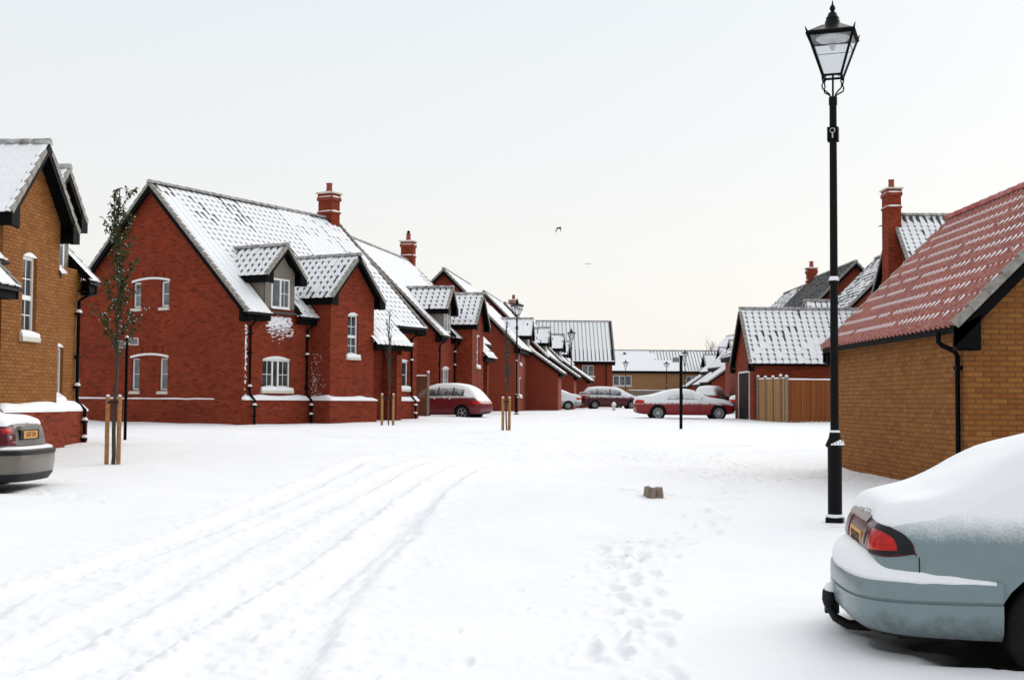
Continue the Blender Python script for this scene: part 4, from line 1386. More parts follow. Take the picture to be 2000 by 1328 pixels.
# big house with the tall chimney
c0 = far_cfg(geo=True, faces=('near',), L=10, ze=4.35, tan=1.02, cover=lambda t, s: ('thin' if random.random() < .8 else 'part') if s > .93 else 'dash' if random.random() < .88 else 'part', ind=False)
h0 = house('red_brick_house', 'red brick house with the tallest chimney, on the right behind the red tiled garage', (17.2, 52.6, .85), 0, c0, group='red houses behind the right garages')
chimney(h0, -.30, 4.2, -.3, 10.35, .58, .95, pots=1)
# ------------------------------------------------------------------ garages
def covg(t, s):
    k = random.random()
    if s < .35: return 'dash' if k < .8 else 'full'
    return 'dash' if k < .9 else 'part'
cg2 = far_cfg(geo=True, faces=('front', 'near'), L=7.2, W=4.5, ze=2.38, tan=1.0, over=.22, gover=.22, cover=covg, ind=True, base=-.5, near_holes=[(.9, 3.5, -.5, 2.0)])
g2 = house('snowy_garage', 'red brick garage with a snow covered dark tile roof behind the wooden fence', (10.42, 55.2, .92), 0, cg2, cat='garage')
gd = MB(); gd.box(-.0, .08, .9, 3.5, -.3, 2.0)
gdo = gd.build('garage_dark', 'opening_dark', g2)  # near-black slab: shade of the open garage put into its colour
gd = MB(); gd.box(-.03, .05, .84, .92, -.3, 2.05); gd.box(-.03, .05, 3.48, 3.56, -.3, 2.05); gd.box(-.03, .05, .92, 3.48, 2.0, 2.08)
gd.build('door_frame', 'upvc', gdo)
gd = MB()
V_ = Vector((0, 1, 1)).normalized(); 
it = slope_tiles(Vector((3.5, -.35, 2.42)), Vector((1, 0, 0)), V_, 3.3, 1.15, .3, .3, lambda u, v: True, lambda u, v: 'most' if random.random() < .6 else 'full')
gd.prism([(-.35, 2.28), (-.35, 2.42), (.5, 3.27), (.5, 3.05)], (3.5, 0, 0), (0, 1, 0), (0, 0, 1), (3.3, 0, 0))
q = gd.build('canopy', 'black', g2); fix_normals(q.data)
lay_tiles(g2, q, it, .3, .3, ('tile_dark', 'snow'))

def covr(t, s):
    k = random.random()
    return 'dot2' if (t > 6.2 and k < .75) or k < .10 else 'dot'
cg1 = C(L=7.1, W=4.6, ze=2.36, tan=1.0, over=.24, gover=.22, tw=.215, tg=.33, tiles=('tile_red', 'snow'), brick='brick_buff', mortar='mortar_buff', far='far_brick_buff', n_brick=300, n_tile=300,
        cover=covr, faces=('front', 'far'), plinth=0, base=-.5, ridge='tile_ridge_red', ind=True, gut='gutter_lit', fas='fascia_lit', gjoin=.62)
g1 = house('red_tiled_garage', 'tan brick garage with a red tiled roof at the right edge', (6.37, 25.0, .33), RZR, cg1, cat='garage')
downpipe(g1, [(6.78, -.295, 2.30), (6.78, -.295, 2.15), (6.80, -.25, 2.10), (6.86, -.10, 2.02), (6.88, -.06, 1.95), (6.88, -.06, -.4)], r=.036, brackets=[((6.88, -.06), 1.78)], snow=False)

# ------------------------------------------------------------------ tan house on the left edge
a0 = R(3.8)
zB = .55
cB = house_cfg(L=8.6, brick='brick_buff', mortar='mortar_buff', far='far_brick_buff', bay=(4.0, 6.7, .3, 6.36, (4.9, 5.55, 2.34, 3.98)), cat=None, dormers=[(7.6, .79, 6.25, .23)], chim=[],
               front_holes=[(7.15, 7.7, .98, 2.2)], front_win=[((7.15, 7.7, .98, 2.2), dict(lights=1, bars=(0, 1), arch=.08, snow=.09))], near_holes=[], near_win=[], n_brick=300, plinth=0,
               cover=lambda t, s: 'full', cover2=lambda u, v: 'full', pipes=[([(8.35, -.30, 3.6), (8.35, -.30, 3.45), (8.35, -.07, 3.3), (8.35, -.07, 1.05), (8.35, -.09, .95), (8.42, -.24, .78), (8.42, -.24, -.3)], [((8.35, -.07), 3.0), ((8.35, -.07), 2.0), ((8.35, -.07), 1.3), ((8.42, -.24), .5), ((8.42, -.24), .1)])])
hB = house('tan_brick_house', 'tan brick house cut by the left edge, pointed bay above a red brick plinth', (-12.13 + math.tan(a0) * 21.4, 21.4, zB), math.pi / 2 - a0, cB)
wing(hB, cB, .3, 3.15, .95, slope=1.0, top_y=.45)
# red brick plinth with deep snow
pw = MB(); pb = Bricks(pw)
for (O, U, Nn, ln) in (((3.85, -.45, 0), (1, 0, 0), (0, -1, 0), 2.98), ((3.85, 0, 0), (0, -1, 0), (-1, 0, 0), .45), ((6.83, -.45, 0), (0, 1, 0), (1, 0, 0), .3), ((6.83, -.18, 0), (1, 0, 0), (0, -1, 0), 1.9), ((8.73, -.18, 0), (0, 1, 0), (1, 0, 0), 3)):
    pb.face(O, U, Nn, -.6, .76, lambda z, L=ln: (0, L))
po = pw.build('plinth', ['mortar_red', 'brick_red'], hB)
k = MB()
for e in pb.list:
    O, U, Nn, a, b_, z0, z1, dd, fl = e
    k.obox(O + U * a + Z3 * z0 - Nn * .008, U * (b_ - a), Z3 * (z1 - z0), Nn * (.008 + dd))
k.build('plinth_bricks', 'brick_red', po, kind='stuff')
sn = MB()
snow_ledge(sn, (3.85, -.30, .76), (1, 0, 0), (0, -1, 0), 2.98, .17, .17, 91); sn.build('plinth_snow', 'snow', po)
sn = MB(); snow_ledge(sn, (6.80, .0, .76), (1, 0, 0), (0, -1, 0), 1.95, .20, .2, 92)
sn.build('plinth_snow', 'snow', po)
# ------------------------------------------------------------------ cars
def paint(name, col, z0, z1, amt=1.0, rough=.28, ns=9.0, low_dark=None, namp=1.6, fine=.45):
    """car paint with snow stuck on from z1 upwards, fading out at z0"""
    m, t, b = nodes_of(name)
    oc = N(t, 'ShaderNodeTexCoord').outputs['Object']
    s = N(t, 'ShaderNodeSeparateXYZ'); t.links.new(oc, s.inputs[0])
    n1 = noise(t, ns, 6, oc, .7); n2 = noise(t, ns * 9, 3, oc, .7)
    k = math_n(t, 'ADD', math_n(t, 'MULTIPLY', n1, 1 - fine), math_n(t, 'MULTIPLY', n2, fine))
    mr = N(t, 'ShaderNodeMapRange'); mr.inputs[1].default_value = z0; mr.inputs[2].default_value = z1
    t.links.new(s.outputs[2], mr.inputs[0])
    f = math_n(t, 'ADD', mr.outputs[0], math_n(t, 'MULTIPLY', math_n(t, 'SUBTRACT', k, .5), namp))
    mr2 = N(t, 'ShaderNodeMapRange'); mr2.inputs[1].default_value = .38 if namp > 1 else .2; mr2.inputs[2].default_value = .72 if namp > 1 else .9; mr2.inputs[4].default_value = amt
    t.links.new(f, mr2.inputs[0])
    base = ramp(t, n1, [(.3, tuple(x * .85 for x in col)), (.7, col)])
    if low_dark:  # paint grows darker towards the bottom
        md = N(t, 'ShaderNodeMapRange'); md.inputs[1].default_value = low_dark[0]; md.inputs[2].default_value = low_dark[1]; md.inputs[3].default_value = .8; md.inputs[4].default_value = 0
        t.links.new(math_n(t, 'ADD', s.outputs[2], math_n(t, 'MULTIPLY', math_n(t, 'SUBTRACT', n1, .5), .25)), md.inputs[0])
        base = mixc(t, md.outputs[0], base, (.035, .036, .034))
    t.links.new(mixc(t, mr2.outputs[0], base, (.80, .81, .83)), b.inputs['Base Color'])
    rg = N(t, 'ShaderNodeMapRange'); rg.inputs[3].default_value = rough; rg.inputs[4].default_value = .75
    t.links.new(mr2.outputs[0], rg.inputs[0]); t.links.new(rg.outputs[0], b.inputs['Roughness'])
    b.inputs['Specular IOR Level'].default_value = .4
    return m
paint('paint_blue', (.185, .25, .265), .76, .98, low_dark=(.22, .38), namp=.9, fine=.7)
paint('paint_grey', (.155, .135, .115), .93, 1.22, .8, low_dark=(.22, .34))
paint('paint_ruby', (.14, .010, .016), .86, 1.10, ns=5)
paint('paint_red', (.24, .012, .016), .58, .86, ns=6)
paint('paint_maroon', (.075, .008, .014), .70, 1.1, ns=5)
paint('paint_silver', (.30, .30, .31), .30, .8, ns=6)
paint('paint_white', (.55, .56, .57), .3, .8, ns=6)
paint('paint_dark', (.03, .03, .033), .80, 1.3, ns=6)
paint('glass_frost', (.06, .07, .075), .8, 1.7, .62, .2, 4.0)
paint('glass_snow', (.16, .18, .20), .4, 1.3, .80, .3, 3.0)
plain('rubber', (.010, .010, .010), .8, .3, 30, spec=.15)
plain('trim_black', (.008, .008, .009), .55, .3, 20, spec=.25)
plain('alloy', (.42, .42, .43), .4, .15, 30, metal=.6)
plain('lamp_red', (.42, .012, .008), .2, .35, 25, spec=.25)
plain('lamp_dark_red', (.075, .006, .010), .25, .4, 25, spec=.2)
plain('lamp_pink', (.17, .10, .105), .3, .2, 25)
plain('lamp_clear', (.55, .55, .55), .15, .1, 25)
plain('plate_yellow', (.60, .27, .03), .5, .25, 40)
plain('plate_ink', (.02, .02, .02), .6, .1)
plain('chrome', (.5, .5, .5), .25, .1, 10, metal=.8)

def section(r):
    x, zb, zbelt, zt, ws, wm, wb, wt, kd = r
    h = zbelt - zb
    p = [(0, zb), (ws - .14, zb), (ws, zb + .05), (wm, zb + h * .42), (wm - .004, zb + h * .74), (wb, zbelt)]
    if kd == 'g': p += [(wt + .05, zt - .11), (wt - .08, zt - .025), (0, zt)]
    else: p += [(wb - .07, zbelt + (zt - zbelt) * .62), (wb * .6, zt - .012), (0, zt)]
    return p
def evaluated(o):
    dg = bpy.context.evaluated_depsgraph_get()
    return bpy.data.meshes.new_from_object(o.evaluated_get(dg))
def car_shell(table, mats, wheels, ra, W, lv=2):
    """lofted, smoothed body with the wheel arches cut out; material 0 paint, 1 glass, 2 underside"""
    bm = bmesh.new(); rings = []
    for r in table:
        hp = section(r)
        pts = [(y, z) for y, z in hp] + [(-y, z) for y, z in hp[-2:0:-1]]
        rings.append([bm.verts.new((r[0], y, z)) for y, z in pts])
    n = len(rings[0])
    for i in range(len(rings) - 1):
        for j in range(n):
            f = bm.faces.new((rings[i][j], rings[i][(j + 1) % n], rings[i + 1][(j + 1) % n], rings[i + 1][j]))
            jj = j if j < 8 else n - 1 - j
            g0, g1 = table[i][8] == 'g', table[i + 1][8] == 'g'
            if jj == 5 and g0 and g1: f.material_index = 1
            if jj in (6, 7) and g0 != g1: f.material_index = 1
            if jj == 0: f.material_index = 2
            f.smooth = True
    bm.faces.new(rings[0][::-1]); bm.faces.new(rings[-1])
    bmesh.ops.recalc_face_normals(bm, faces=bm.faces)
    me = bpy.data.meshes.new('body'); bm.to_mesh(me); bm.free()
    for q in mats: me.materials.append(MATS[q])
    o = bpy.data.objects.new('body', me); COL.objects.link(o)
    s = o.modifiers.new('s', 'SUBSURF'); s.levels = lv; s.render_levels = lv
    full = evaluated(o)
    bm = bmesh.new(); bm.from_mesh(full); bvh = BVHTree.FromBMesh(bm); bm.free()
    cut = []
    for (wx, wz) in wheels:
        for sg in (-1, 1):
            mb = MB(); nn = 28
            r0 = [(wx + ra * math.cos(2 * math.pi * k / nn), sg * (W / 2 - .24), wz + ra * math.sin(2 * math.pi * k / nn)) for k in range(nn)]
            r1 = [(p[0], sg * (W / 2 + .3), p[2]) for p in r0]
            mb.loft([r0, r1]); cme = mb.mesh('cut', 'trim_black'); fix_normals(cme)
            co = bpy.data.objects.new('cut', cme); COL.objects.link(co); cut.append(co)
            b_ = o.modifiers.new('b', 'BOOLEAN'); b_.operation = 'DIFFERENCE'; b_.object = co; b_.solver = 'EXACT'
            b_.material_mode = 'TRANSFER'
    bpy.context.view_layer.update()
    me2 = evaluated(o)
    bpy.data.objects.remove(o)
    for c_ in cut: bpy.data.objects.remove(c_)
    me2.name = 'body'
    bm = bmesh.new(); bm.from_mesh(me2)
    for f in bm.faces: f.smooth = True
    for ed in bm.edges:
        if len(ed.link_faces) == 2 and ed.calc_face_angle(0) > R(38): ed.smooth = False
    bm.to_mesh(me2); bm.free()
    return me2, bvh, full
def snow_cap(full, thick, thr, hi, mat='snow', rough=.012, seed=0, xmax=99, clump=.5):
    """blanket of snow grown from the upward faces"""
    bm = bmesh.new(); bm.from_mesh(full)
    bm.normal_update()
    off = {}
    for v in bm.verts:
        n_ = float(sm_noise(v.co.x + 5, v.co.y + 9, .35, seed)); n2 = float(sm_noise(v.co.x * 1.7 + 3, v.co.z * 2 + v.co.y, .12, seed + 3))
        k = min(1, max(0, (v.normal.z + (n2 - .5) * .035 - thr) / (hi - thr))); k = k * k * (3 - 2 * k)
        off[v] = (k, thick * k * (.75 + clump * n_) + .010 * min(1, k * 4) - .008)
    bm.verts.ensure_lookup_table()
    dead = [f for f in bm.faces if f.calc_center_median().z < .45 or sum(v.normal.z for v in f.verts) / len(f.verts) < thr - .22]
    bmesh.ops.delete(bm, geom=dead, context='FACES')
    bmesh.ops.delete(bm, geom=[v for v in bm.verts if not v.link_faces], context='VERTS')
    edge = {v for v in bm.verts if v.is_boundary}
    for v in bm.verts:
        k, h = off[v]
        v.co += (v.normal * (h * .5) + Z3 * (h * .5)) if (h > 0 and v not in edge) else v.normal * min(h, -.006)
    for f in bm.faces: f.smooth = True; f.material_index = 0
    me = bpy.data.meshes.new('snow_cover'); bm.to_mesh(me); bm.free()
    me.materials.clear(); me.materials.append(MATS[mat])
    return me
def wheel(parent, x, y, z, r, sg, spokes=10, rim='alloy', tw=.20, snow=False):
    """sg: outward side"""
    t_ = MB(); n = 32
    prof_ = [(r * .66, -.09), (r * .94, -.10), (r, -.07), (r, .07), (r * .94, .10), (r * .66, .09)]
    rings = [[(x + rr * math.cos(2 * math.pi * k / n), y + yy, z + rr * math.sin(2 * math.pi * k / n)) for k in range(n)] for rr, yy in prof_]
    t_.loft(rings + [rings[0]], caps=False)
    w_ = t_.build('wheel', 'rubber', parent, smooth=True); fix_normals(w_.data)
    d = MB()
    yo = y + sg * .075
    def disc(mb, ra, ya, mat=0, n=24):
        mb.add([(x + ra * math.cos(2 * math.pi * k / n), ya, z + ra * math.sin(2 * math.pi * k / n)) for k in range(n)], [tuple(range(n)) if sg < 0 else tuple(range(n))[::-1]], mat)
    disc(d, r * .68, y + sg * .02)
    d.build('wheel_well', 'trim_black', w_)
    rm = MB()
    rg = lambda ra, yy: [(x + ra * math.cos(2 * math.pi * k / 28), yy, z + ra * math.sin(2 * math.pi * k / 28)) for k in range(28)]
    rm.loft([rg(r * .70, yo - sg * .03), rg(r * .70, yo), rg(r * .60, yo), rg(r * .58, yo - sg * .05)], caps=False)
    for k in range(spokes):
        a = 2 * math.pi * k / spokes
        ca, sa = math.cos(a), math.sin(a)
        u = Vector((ca, 0, sa)); v = Vector((-sa, 0, ca))
        c0 = Vector((x, yo - sg * .012, z)) + u * (r * .10)
        rm.obox(c0 - v * (r * .05), u * (r * .50), v * (r * .10), Vector((0, -sg * .02, 0)))
    rm.lathe([(.001, 0)], 3) if False else None
    nn = 14
    rm.add([(x + r * .16 * math.cos(2 * math.pi * k / nn), yo, z + r * .16 * math.sin(2 * math.pi * k / nn)) for k in range(nn)], [tuple(range(nn))])
    q = rm.build('rim', rim, w_); fix_normals(q.data)
    return w_
def surf_patch(bvh, pts, nu, nv, off):
    """grid nu x nv of (origin, direction) rays on to the body; returns grid of points lifted by off"""
    out = []
    for (o, d) in pts:
        h = bvh.ray_cast(Vector(o), Vector(d).normalized(), 5)
        if h[0] is None: out.append(None)
        else: out.append(h[0] - Vector(d).normalized() * off)
    return out
def lamp_patch(parent, name, bvh, piv, a0, a1, zlo, zhi, side, mat, off=.012, nu=18, nv=6, label=None, edge=.15):
    """lamp lying on a rear or front corner. piv=(x,y>0); angle 0 looks along the car axis"""
    rays = []
    for i in range(nu + 1):
        q = i / nu; a = a0 + (a1 - a0) * q
        dx, dy = math.cos(a), math.sin(a)
        for j in range(nv + 1):
            z = zlo(q) + (zhi(q) - zlo(q)) * j / nv
            e = off * (edge if j in (0, nv) or i in (0, nu) else 1)
            rays.append(((piv[0] - dx * 2, side * (piv[1] + dy * 2), z), (dx, -side * dy, 0), e))
    g_ = []
    for o, d, e in rays:
        h = bvh.ray_cast(Vector(o), Vector(d), 5)
        p = h[0] if h[0] is not None else Vector(o) + Vector(d) * 2
        g_.append(p - Vector(d) * e)
    mb = MB(); nn = nv + 1
    mb.add(g_, [(i * nn + j, (i + 1) * nn + j, (i + 1) * nn + j + 1, i * nn + j + 1) for i in range(nu) for j in range(nv)])
    if side < 0: pass
    o = mb.build(name, mat, parent, smooth=True, label=label)
    return o
def text_mesh(parent, name, s, size, M, mat, depth=.002):
    cu = bpy.data.curves.new('txt', 'FONT'); cu.body = s; cu.size = size; cu.align_x = 'CENTER'; cu.align_y = 'CENTER'; cu.extrude = depth
    o = bpy.data.objects.new('txt', cu); COL.objects.link(o)
    bpy.context.view_layer.update()
    me = bpy.data.meshes.new_from_object(o.evaluated_get(bpy.context.evaluated_depsgraph_get()))
    bpy.data.objects.remove(o)
    me.materials.clear(); me.materials.append(MATS[mat])
    q = mesh_obj(name, me, parent); q.matrix_basis = M
    return q

def car(name, label, loc, rz, table, mats, W, wheels, r=.31, snow=(.06, .50, .88), spokes=10, group='parked cars under snow', lv=2, sill=True, lamps=True, doors=2):
    root = empty(name, loc, rz, label=label, cat='car', group=group)
    me, bvh, full = car_shell(table, mats, [(x, r - .02) for x in wheels], r + .055, W, lv)
    body = mesh_obj('body', me, root)
    for x in wheels:
        for sg in (-1, 1): wheel(root, x, sg * (W / 2 - .12), r - .02, r, sg, spokes)
    sc = snow_cap(full, *snow, seed=len(name) + int(loc[0] * 3) % 50)
    mesh_obj('snow_cover', sc, root)
    L = table[-1][0]
    if lamps:
        zb = table[2][2]
        for sg in (-1, 1):
            lamp_patch(root, 'tail_lamp', bvh, (.8, W * .25), R(0), R(42), lambda q: zb - .20, lambda q: zb - .03 - .08 * max(0, q - .6), sg, 'lamp_red', .014)
        for sg in (-1, 1):   # front lamps: cast backwards from the nose
            rays = MB(); nu, nv = 10, 4; g_ = []
            zf = table[-4][2]
            for i in range(nu + 1):
                a = R(45) * i / nu
                for j in range(nv + 1):
                    d = Vector((-math.cos(a), -sg * math.sin(a), 0)); o = Vector((L - .8, sg * W * .25, zf - .16 + .13 * j / nv)) - d * 2
                    h = bvh.ray_cast(o, d, 5); g_.append((h[0] if h[0] is not None else o + d * 1.2) - d * .012)
            rays.add(g_, [(i * (nv + 1) + j, (i + 1) * (nv + 1) + j, (i + 1) * (nv + 1) + j + 1, i * (nv + 1) + j + 1) for i in range(nu) for j in range(nv)])
            rays.build('headlamp', 'lamp_clear', root, smooth=True)
    # doors, pillars and window seals laid on the sides
    gs = [q for q in table if q[8] == 'g']
    xa, xb = gs[0][0], gs[-1][0]
    zbl = gs[len(gs) // 2][2]
    def side(nm, sg, x0, x1, z0, z1, mat, off=.004, nx=1, nz=6):
        g_ = []
        for i in range(nx + 1):
            for j in range(nz + 1):
                x, z = x0 + (x1 - x0) * i / nx, z0 + (z1 - z0) * j / nz
                h = bvh.ray_cast(Vector((x, sg * 3, z)), Vector((0, -sg, 0)), 5)
                if h[0] is None: return
                g_.append(h[0] + Vector((0, sg * off, 0)))
        mb = MB(); mb.add(g_, [(i * (nz + 1) + j, (i + 1) * (nz + 1) + j, (i + 1) * (nz + 1) + j + 1, i * (nz + 1) + j + 1) for i in range(nx) for j in range(nz)])
        mb.build(nm, mat, root, smooth=True)
    ztop = gs[len(gs) // 2][3] - .13
    for sg in (-1, 1):
        xs = [xa + (xb - xa) * f for f in ((.55,) if doors == 1 else (.28, .68))]
        for x in xs:
            side('pillar', sg, x - .03, x + .03, zbl + .03, ztop, 'trim_black')
        for x in xs + [xb + .25]:
            side('door_gap', sg, x - .006, x + .006, .34, zbl - .02, 'trim_black')
        side('window_seal', sg, xa - .12, xb + .2, zbl + .012, zbl + .030, 'trim_black', nx=14, nz=1)
        side('window_seal', sg, xa + .08, xb - .05, ztop - .01, ztop + .008, 'trim_black', nx=14, nz=1)
        for x in xs:
            h = bvh.ray_cast(Vector((x + .14, sg * 3, zbl - .12)), Vector((0, -sg, 0)), 5)
            if h[0]:
                m_ = MB(); m_.box(x + .06, x + .24, h[0].y - .01, h[0].y + .03 if sg > 0 else h[0].y - .03, zbl - .135, zbl - .105); ho = m_.build('door_handle', mats[0], root)
                s_ = MB(); s_.lathe([(.001, 0), (.05, .003), (.04, .03), (.001, .045)], 8, (x + .13, h[0].y + sg * .015, zbl - .107)); s_.build('handle_snow', 'snow', ho, smooth=True)
    # mirrors
    gi = [i for i, q in enumerate(table) if q[8] == 'g'][-1]
    mx, mz = table[gi][0] + (table[gi + 1][0] - table[gi][0]) * .45, table[gi][2] + .02
    for sg in (-1, 1):
        m_ = MB(); m_.lathe([(.02, -.07), (.07, -.06), (.085, 0), (.07, .06), (.02, .075)], 10, (mx, sg * (W / 2 + .06), mz + .07))
        m_.build('door_mirror', mats[0], root, smooth=True)
    return root, bvh, body
# tables: x from the tail, sill z, belt z, top z, half widths (sill, widest, belt, roof), kind
T_SALOON = [(0.00, .42, .70, .76, .52, .60, .56, .4, 'h'), (.06, .32, .84, .92, .70, .78, .68, .4, 'h'), (.24, .26, .92, 1.01, .78, .84, .74, .4, 'h'), (.62, .24, .94, 1.04, .82, .87, .77, .4, 'h'),
            (.85, .22, .95, 1.08, .83, .875, .78, .5, 'h'), (1.42, .21, .95, 1.37, .84, .88, .80, .56, 'g'), (1.75, .21, .95, 1.405, .84, .88, .80, .575, 'g'), (2.30, .21, .94, 1.415, .84, .88, .80, .58, 'g'), (2.72, .21, .93, 1.385, .84, .88, .80, .57, 'g'),
            (3.42, .21, .92, 1.02, .84, .88, .79, .5, 'h'), (3.80, .21, .88, .96, .84, .87, .76, .4, 'h'), (4.25, .24, .80, .88, .80, .84, .70, .4, 'h'), (4.50, .30, .68, .76, .70, .74, .62, .3, 'h'), (4.58, .38, .56, .62, .52, .58, .48, .3, 'h')]
T_COUPE = [(0.00, .42, .72, .78, .52, .60, .56, .4, 'h'), (.05, .32, .88, .96, .70, .78, .68, .4, 'h'), (.24, .26, .93, 1.03, .78, .84, .74, .4, 'h'), (.50, .24, .94, 1.05, .82, .87, .77, .4, 'h'),
           (.80, .22, .94, 1.08, .83, .875, .78, .5, 'h'), (1.55, .21, .93, 1.335, .84, .88, .80, .54, 'g'), (1.95, .21, .92, 1.365, .84, .88, .80, .56, 'g'), (2.35, .21, .91, 1.365, .84, .88, .80, .56, 'g'), (2.62, .21, .90, 1.33, .84, .88, .80, .55, 'g'),
           (3.35, .21, .88, .98, .84, .88, .79, .5, 'h'), (3.80, .21, .85, .93, .84, .87, .76, .4, 'h'), (4.25, .24, .78, .85, .80, .84, .70, .4, 'h'), (4.50, .30, .66, .73, .70, .74, .62, .3, 'h'), (4.58, .38, .54, .60, .52, .58, .48, .3, 'h')]
T_MPV = [(0.00, .45, .80, .90, .56, .64, .60, .4, 'h'), (.05, .34, 1.00, 1.12, .74, .82, .74, .5, 'h'), (.16, .27, 1.06, 1.20, .82, .88, .80, .62, 'h'), (.42, .24, 1.06, 1.60, .84, .91, .83, .60, 'g'), (.9, .22, 1.04, 1.69, .86, .92, .84, .62, 'g'), (1.7, .22, 1.02, 1.72, .86, .92, .84, .63, 'g'),
         (2.5, .22, 1.0, 1.70, .86, .92, .84, .62, 'g'), (2.95, .22, .99, 1.62, .86, .92, .84, .60, 'g'), (3.85, .22, .98, 1.06, .86, .91, .82, .5, 'h'), (4.2, .24, .90, .98, .84, .88, .78, .4, 'h'), (4.5, .28, .80, .88, .76, .80, .68, .4, 'h'), (4.66, .34, .66, .72, .62, .66, .56, .3, 'h'), (4.72, .42, .56, .62, .48, .52, .44, .3, 'h')]
T_RETRO = [(0.00, .36, .62, .68, .60, .66, .62, .4, 'h'), (.05, .30, .74, .80, .74, .80, .74, .4, 'h'), (.20, .26, .90, .98, .80, .85, .74, .4, 'h'), (.42, .24, 1.02, 1.28, .83, .86, .74, .5, 'h'), (.80, .22, 1.04, 1.50, .84, .86, .77, .54, 'g'), (1.25, .21, 1.04, 1.585, .84, .86, .78, .57, 'g'), (1.8, .21, 1.03, 1.60, .84, .86, .78, .58, 'g'),
           (2.3, .21, 1.02, 1.57, .84, .86, .78, .57, 'g'), (2.65, .21, 1.0, 1.49, .84, .86, .77, .55, 'g'), (3.15, .21, .98, 1.08, .84, .86, .74, .5, 'h'), (3.6, .22, .92, 1.02, .82, .85, .66, .4, 'h'), (4.0, .26, .80, .90, .76, .82, .56, .4, 'h'), (4.2, .32, .66, .74, .64, .70, .48, .3, 'h'), (4.27, .38, .56, .62, .5, .56, .4, .3, 'h')]
T_HATCH = [(0.00, .42, .72, .80, .56, .62, .58, .4, 'h'), (.05, .32, .90, 1.00, .72, .78, .72, .5, 'h'), (.16, .26, .96, 1.10, .78, .83, .76, .58, 'h'), (.50, .23, .96, 1.42, .81, .85, .78, .56, 'g'), (.95, .21, .95, 1.49, .82, .86, .79, .58, 'g'), (1.6, .21, .94, 1.51, .82, .86, .79, .59, 'g'), (2.2, .21, .93, 1.47, .82, .86, .79, .58, 'g'),
           (3.0, .21, .92, 1.01, .82, .86, .77, .5, 'h'), (3.4, .22, .86, .94, .81, .84, .73, .4, 'h'), (3.75, .27, .76, .84, .74, .78, .66, .4, 'h'), (3.92, .34, .62, .68, .6, .64, .54, .3, 'h'), (3.98, .42, .52, .58, .46, .5, .42, .3, 'h')]
T_NEAR = [(0.13, .46, .68, .74, .56, .62, .58, .4, 'h'), (.17, .36, .84, .91, .70, .78, .70, .4, 'h'), (.30, .30, .90, .975, .78, .835, .74, .4, 'h'), (.50, .28, .925, 1.02, .82, .86, .76, .4, 'h'),
          (.66, .26, .94, 1.09, .83, .865, .77, .52, 'h'), (1.22, .25, .95, 1.40, .84, .87, .79, .56, 'g'), (1.65, .25, .95, 1.435, .84, .87, .79, .57, 'g'), (2.45, .25, .94, 1.43, .84, .87, .79, .58, 'g'), (2.85, .25, .93, 1.39, .84, .87, .79, .57, 'g'),
          (3.55, .25, .92, 1.02, .84, .87, .78, .5, 'h'), (3.95, .25, .88, .96, .84, .86, .75, .4, 'h'), (4.4, .26, .80, .88, .80, .83, .70, .4, 'h'), (4.65, .32, .68, .76, .70, .74, .62, .3, 'h'), (4.72, .40, .56, .62, .52, .58, .48, .3, 'h')]
def sweep(mb, plan, sec, mat=0, caps=True, zshift=None):
    """section (outward, z) carried along a plan line; outward is to the left of travel reversed"""
    rings = []
    n = len(plan)
    for i, (x, y) in enumerate(plan):
        a = Vector(plan[max(0, i - 1)]); b_ = Vector(plan[min(n - 1, i + 1)])
        d = (b_ - a).normalized(); nrm = Vector((-d.y, d.x))
        s_ = sec(i / (n - 1)) if callable(sec) else sec
        rings.append([(x + nrm.x * o_, y + nrm.y * o_, z) for o_, z in s_])
    mb.loft(rings, mat, True, caps)
def spline2(pts, k=6):
    q = []
    for i in range(len(pts) - 1):
        p0, p1, p2, p3 = [Vector(pts[j]) for j in (max(i - 1, 0), i, i + 1, min(i + 2, len(pts) - 1))]
        for a in range(k):
            u = a / k
            v = .5 * ((2 * p1) + (p2 - p0) * u + (2 * p0 - 5 * p1 + 4 * p2 - p3) * u * u + (3 * p1 - p0 - 3 * p2 + p3) * u ** 3)
            q.append((v.x, v.y))
    q.append(tuple(pts[-1]))
    return q
# ------------------------------------------------------------------ pale blue saloon, near right
NX, NY = 2.14, 8.50
ncar, nbvh, nbody = car('saloon_car', 'pale blue saloon with tow bar and deep snow in the near right corner', (NX, NY, -.02), R(-8), T_NEAR, ('paint_blue', 'glass_snow', 'trim_black'), 1.72, (1.20, 3.85), r=.315,
                        snow=(.085, .60, .93), lv=3, lamps=False)
half = [(.86, -.868), (.60, -.872), (.40, -.862), (.24, -.815), (.12, -.70), (.055, -.50), (.025, -.25), (.015, 0)]
plan = spline2(half + [(x, -y) for x, y in half[-2::-1]], 5)
nrm_in = -1
def bsec(q):
    m = 1 - abs(2 * q - 1)            # 0 at the ends, 1 at the middle of the tail
    lo = .235 + .05 * m
    return [(-.10, lo + .01), (-.03, lo), (.018, lo + .05), (.028, .38), (.026, .447), (.012, .452), (.012, .462), (.028, .467), (.026, .548), (.004, .582), (-.12, .588)]
bm_ = MB(); sweep(bm_, plan, bsec)
bo = bm_.build('bumper', 'paint_blue', ncar); fix_normals(bo.data); smooth_by_angle(bo, 50)
sm = MB()
def ssec(q):
    m = min(1, max(0, (.5 - abs(q - .5)) * 3.6 - .25)); m = m * m * (3 - 2 * m)
    n_ = float(sm_noise(q * 40, 3, 1.3, 8))
    en = min(1, (.5 - abs(q - .5)) * 14 + .08)
    h = (.035 + .075 * m + .012 * n_) * en; w_ = .05 + .11 * m
    return [(-w_ - .02, .580), (-w_ - .01, .585 + h * 1.25), (-w_ * .5, .585 + h * 1.15), (-.02 + .01 * m, .585 + h * .75), (.012 + .012 * n_, .580 + h * .25), (.012, .565 - .02 * n_), (-.004, .560)]
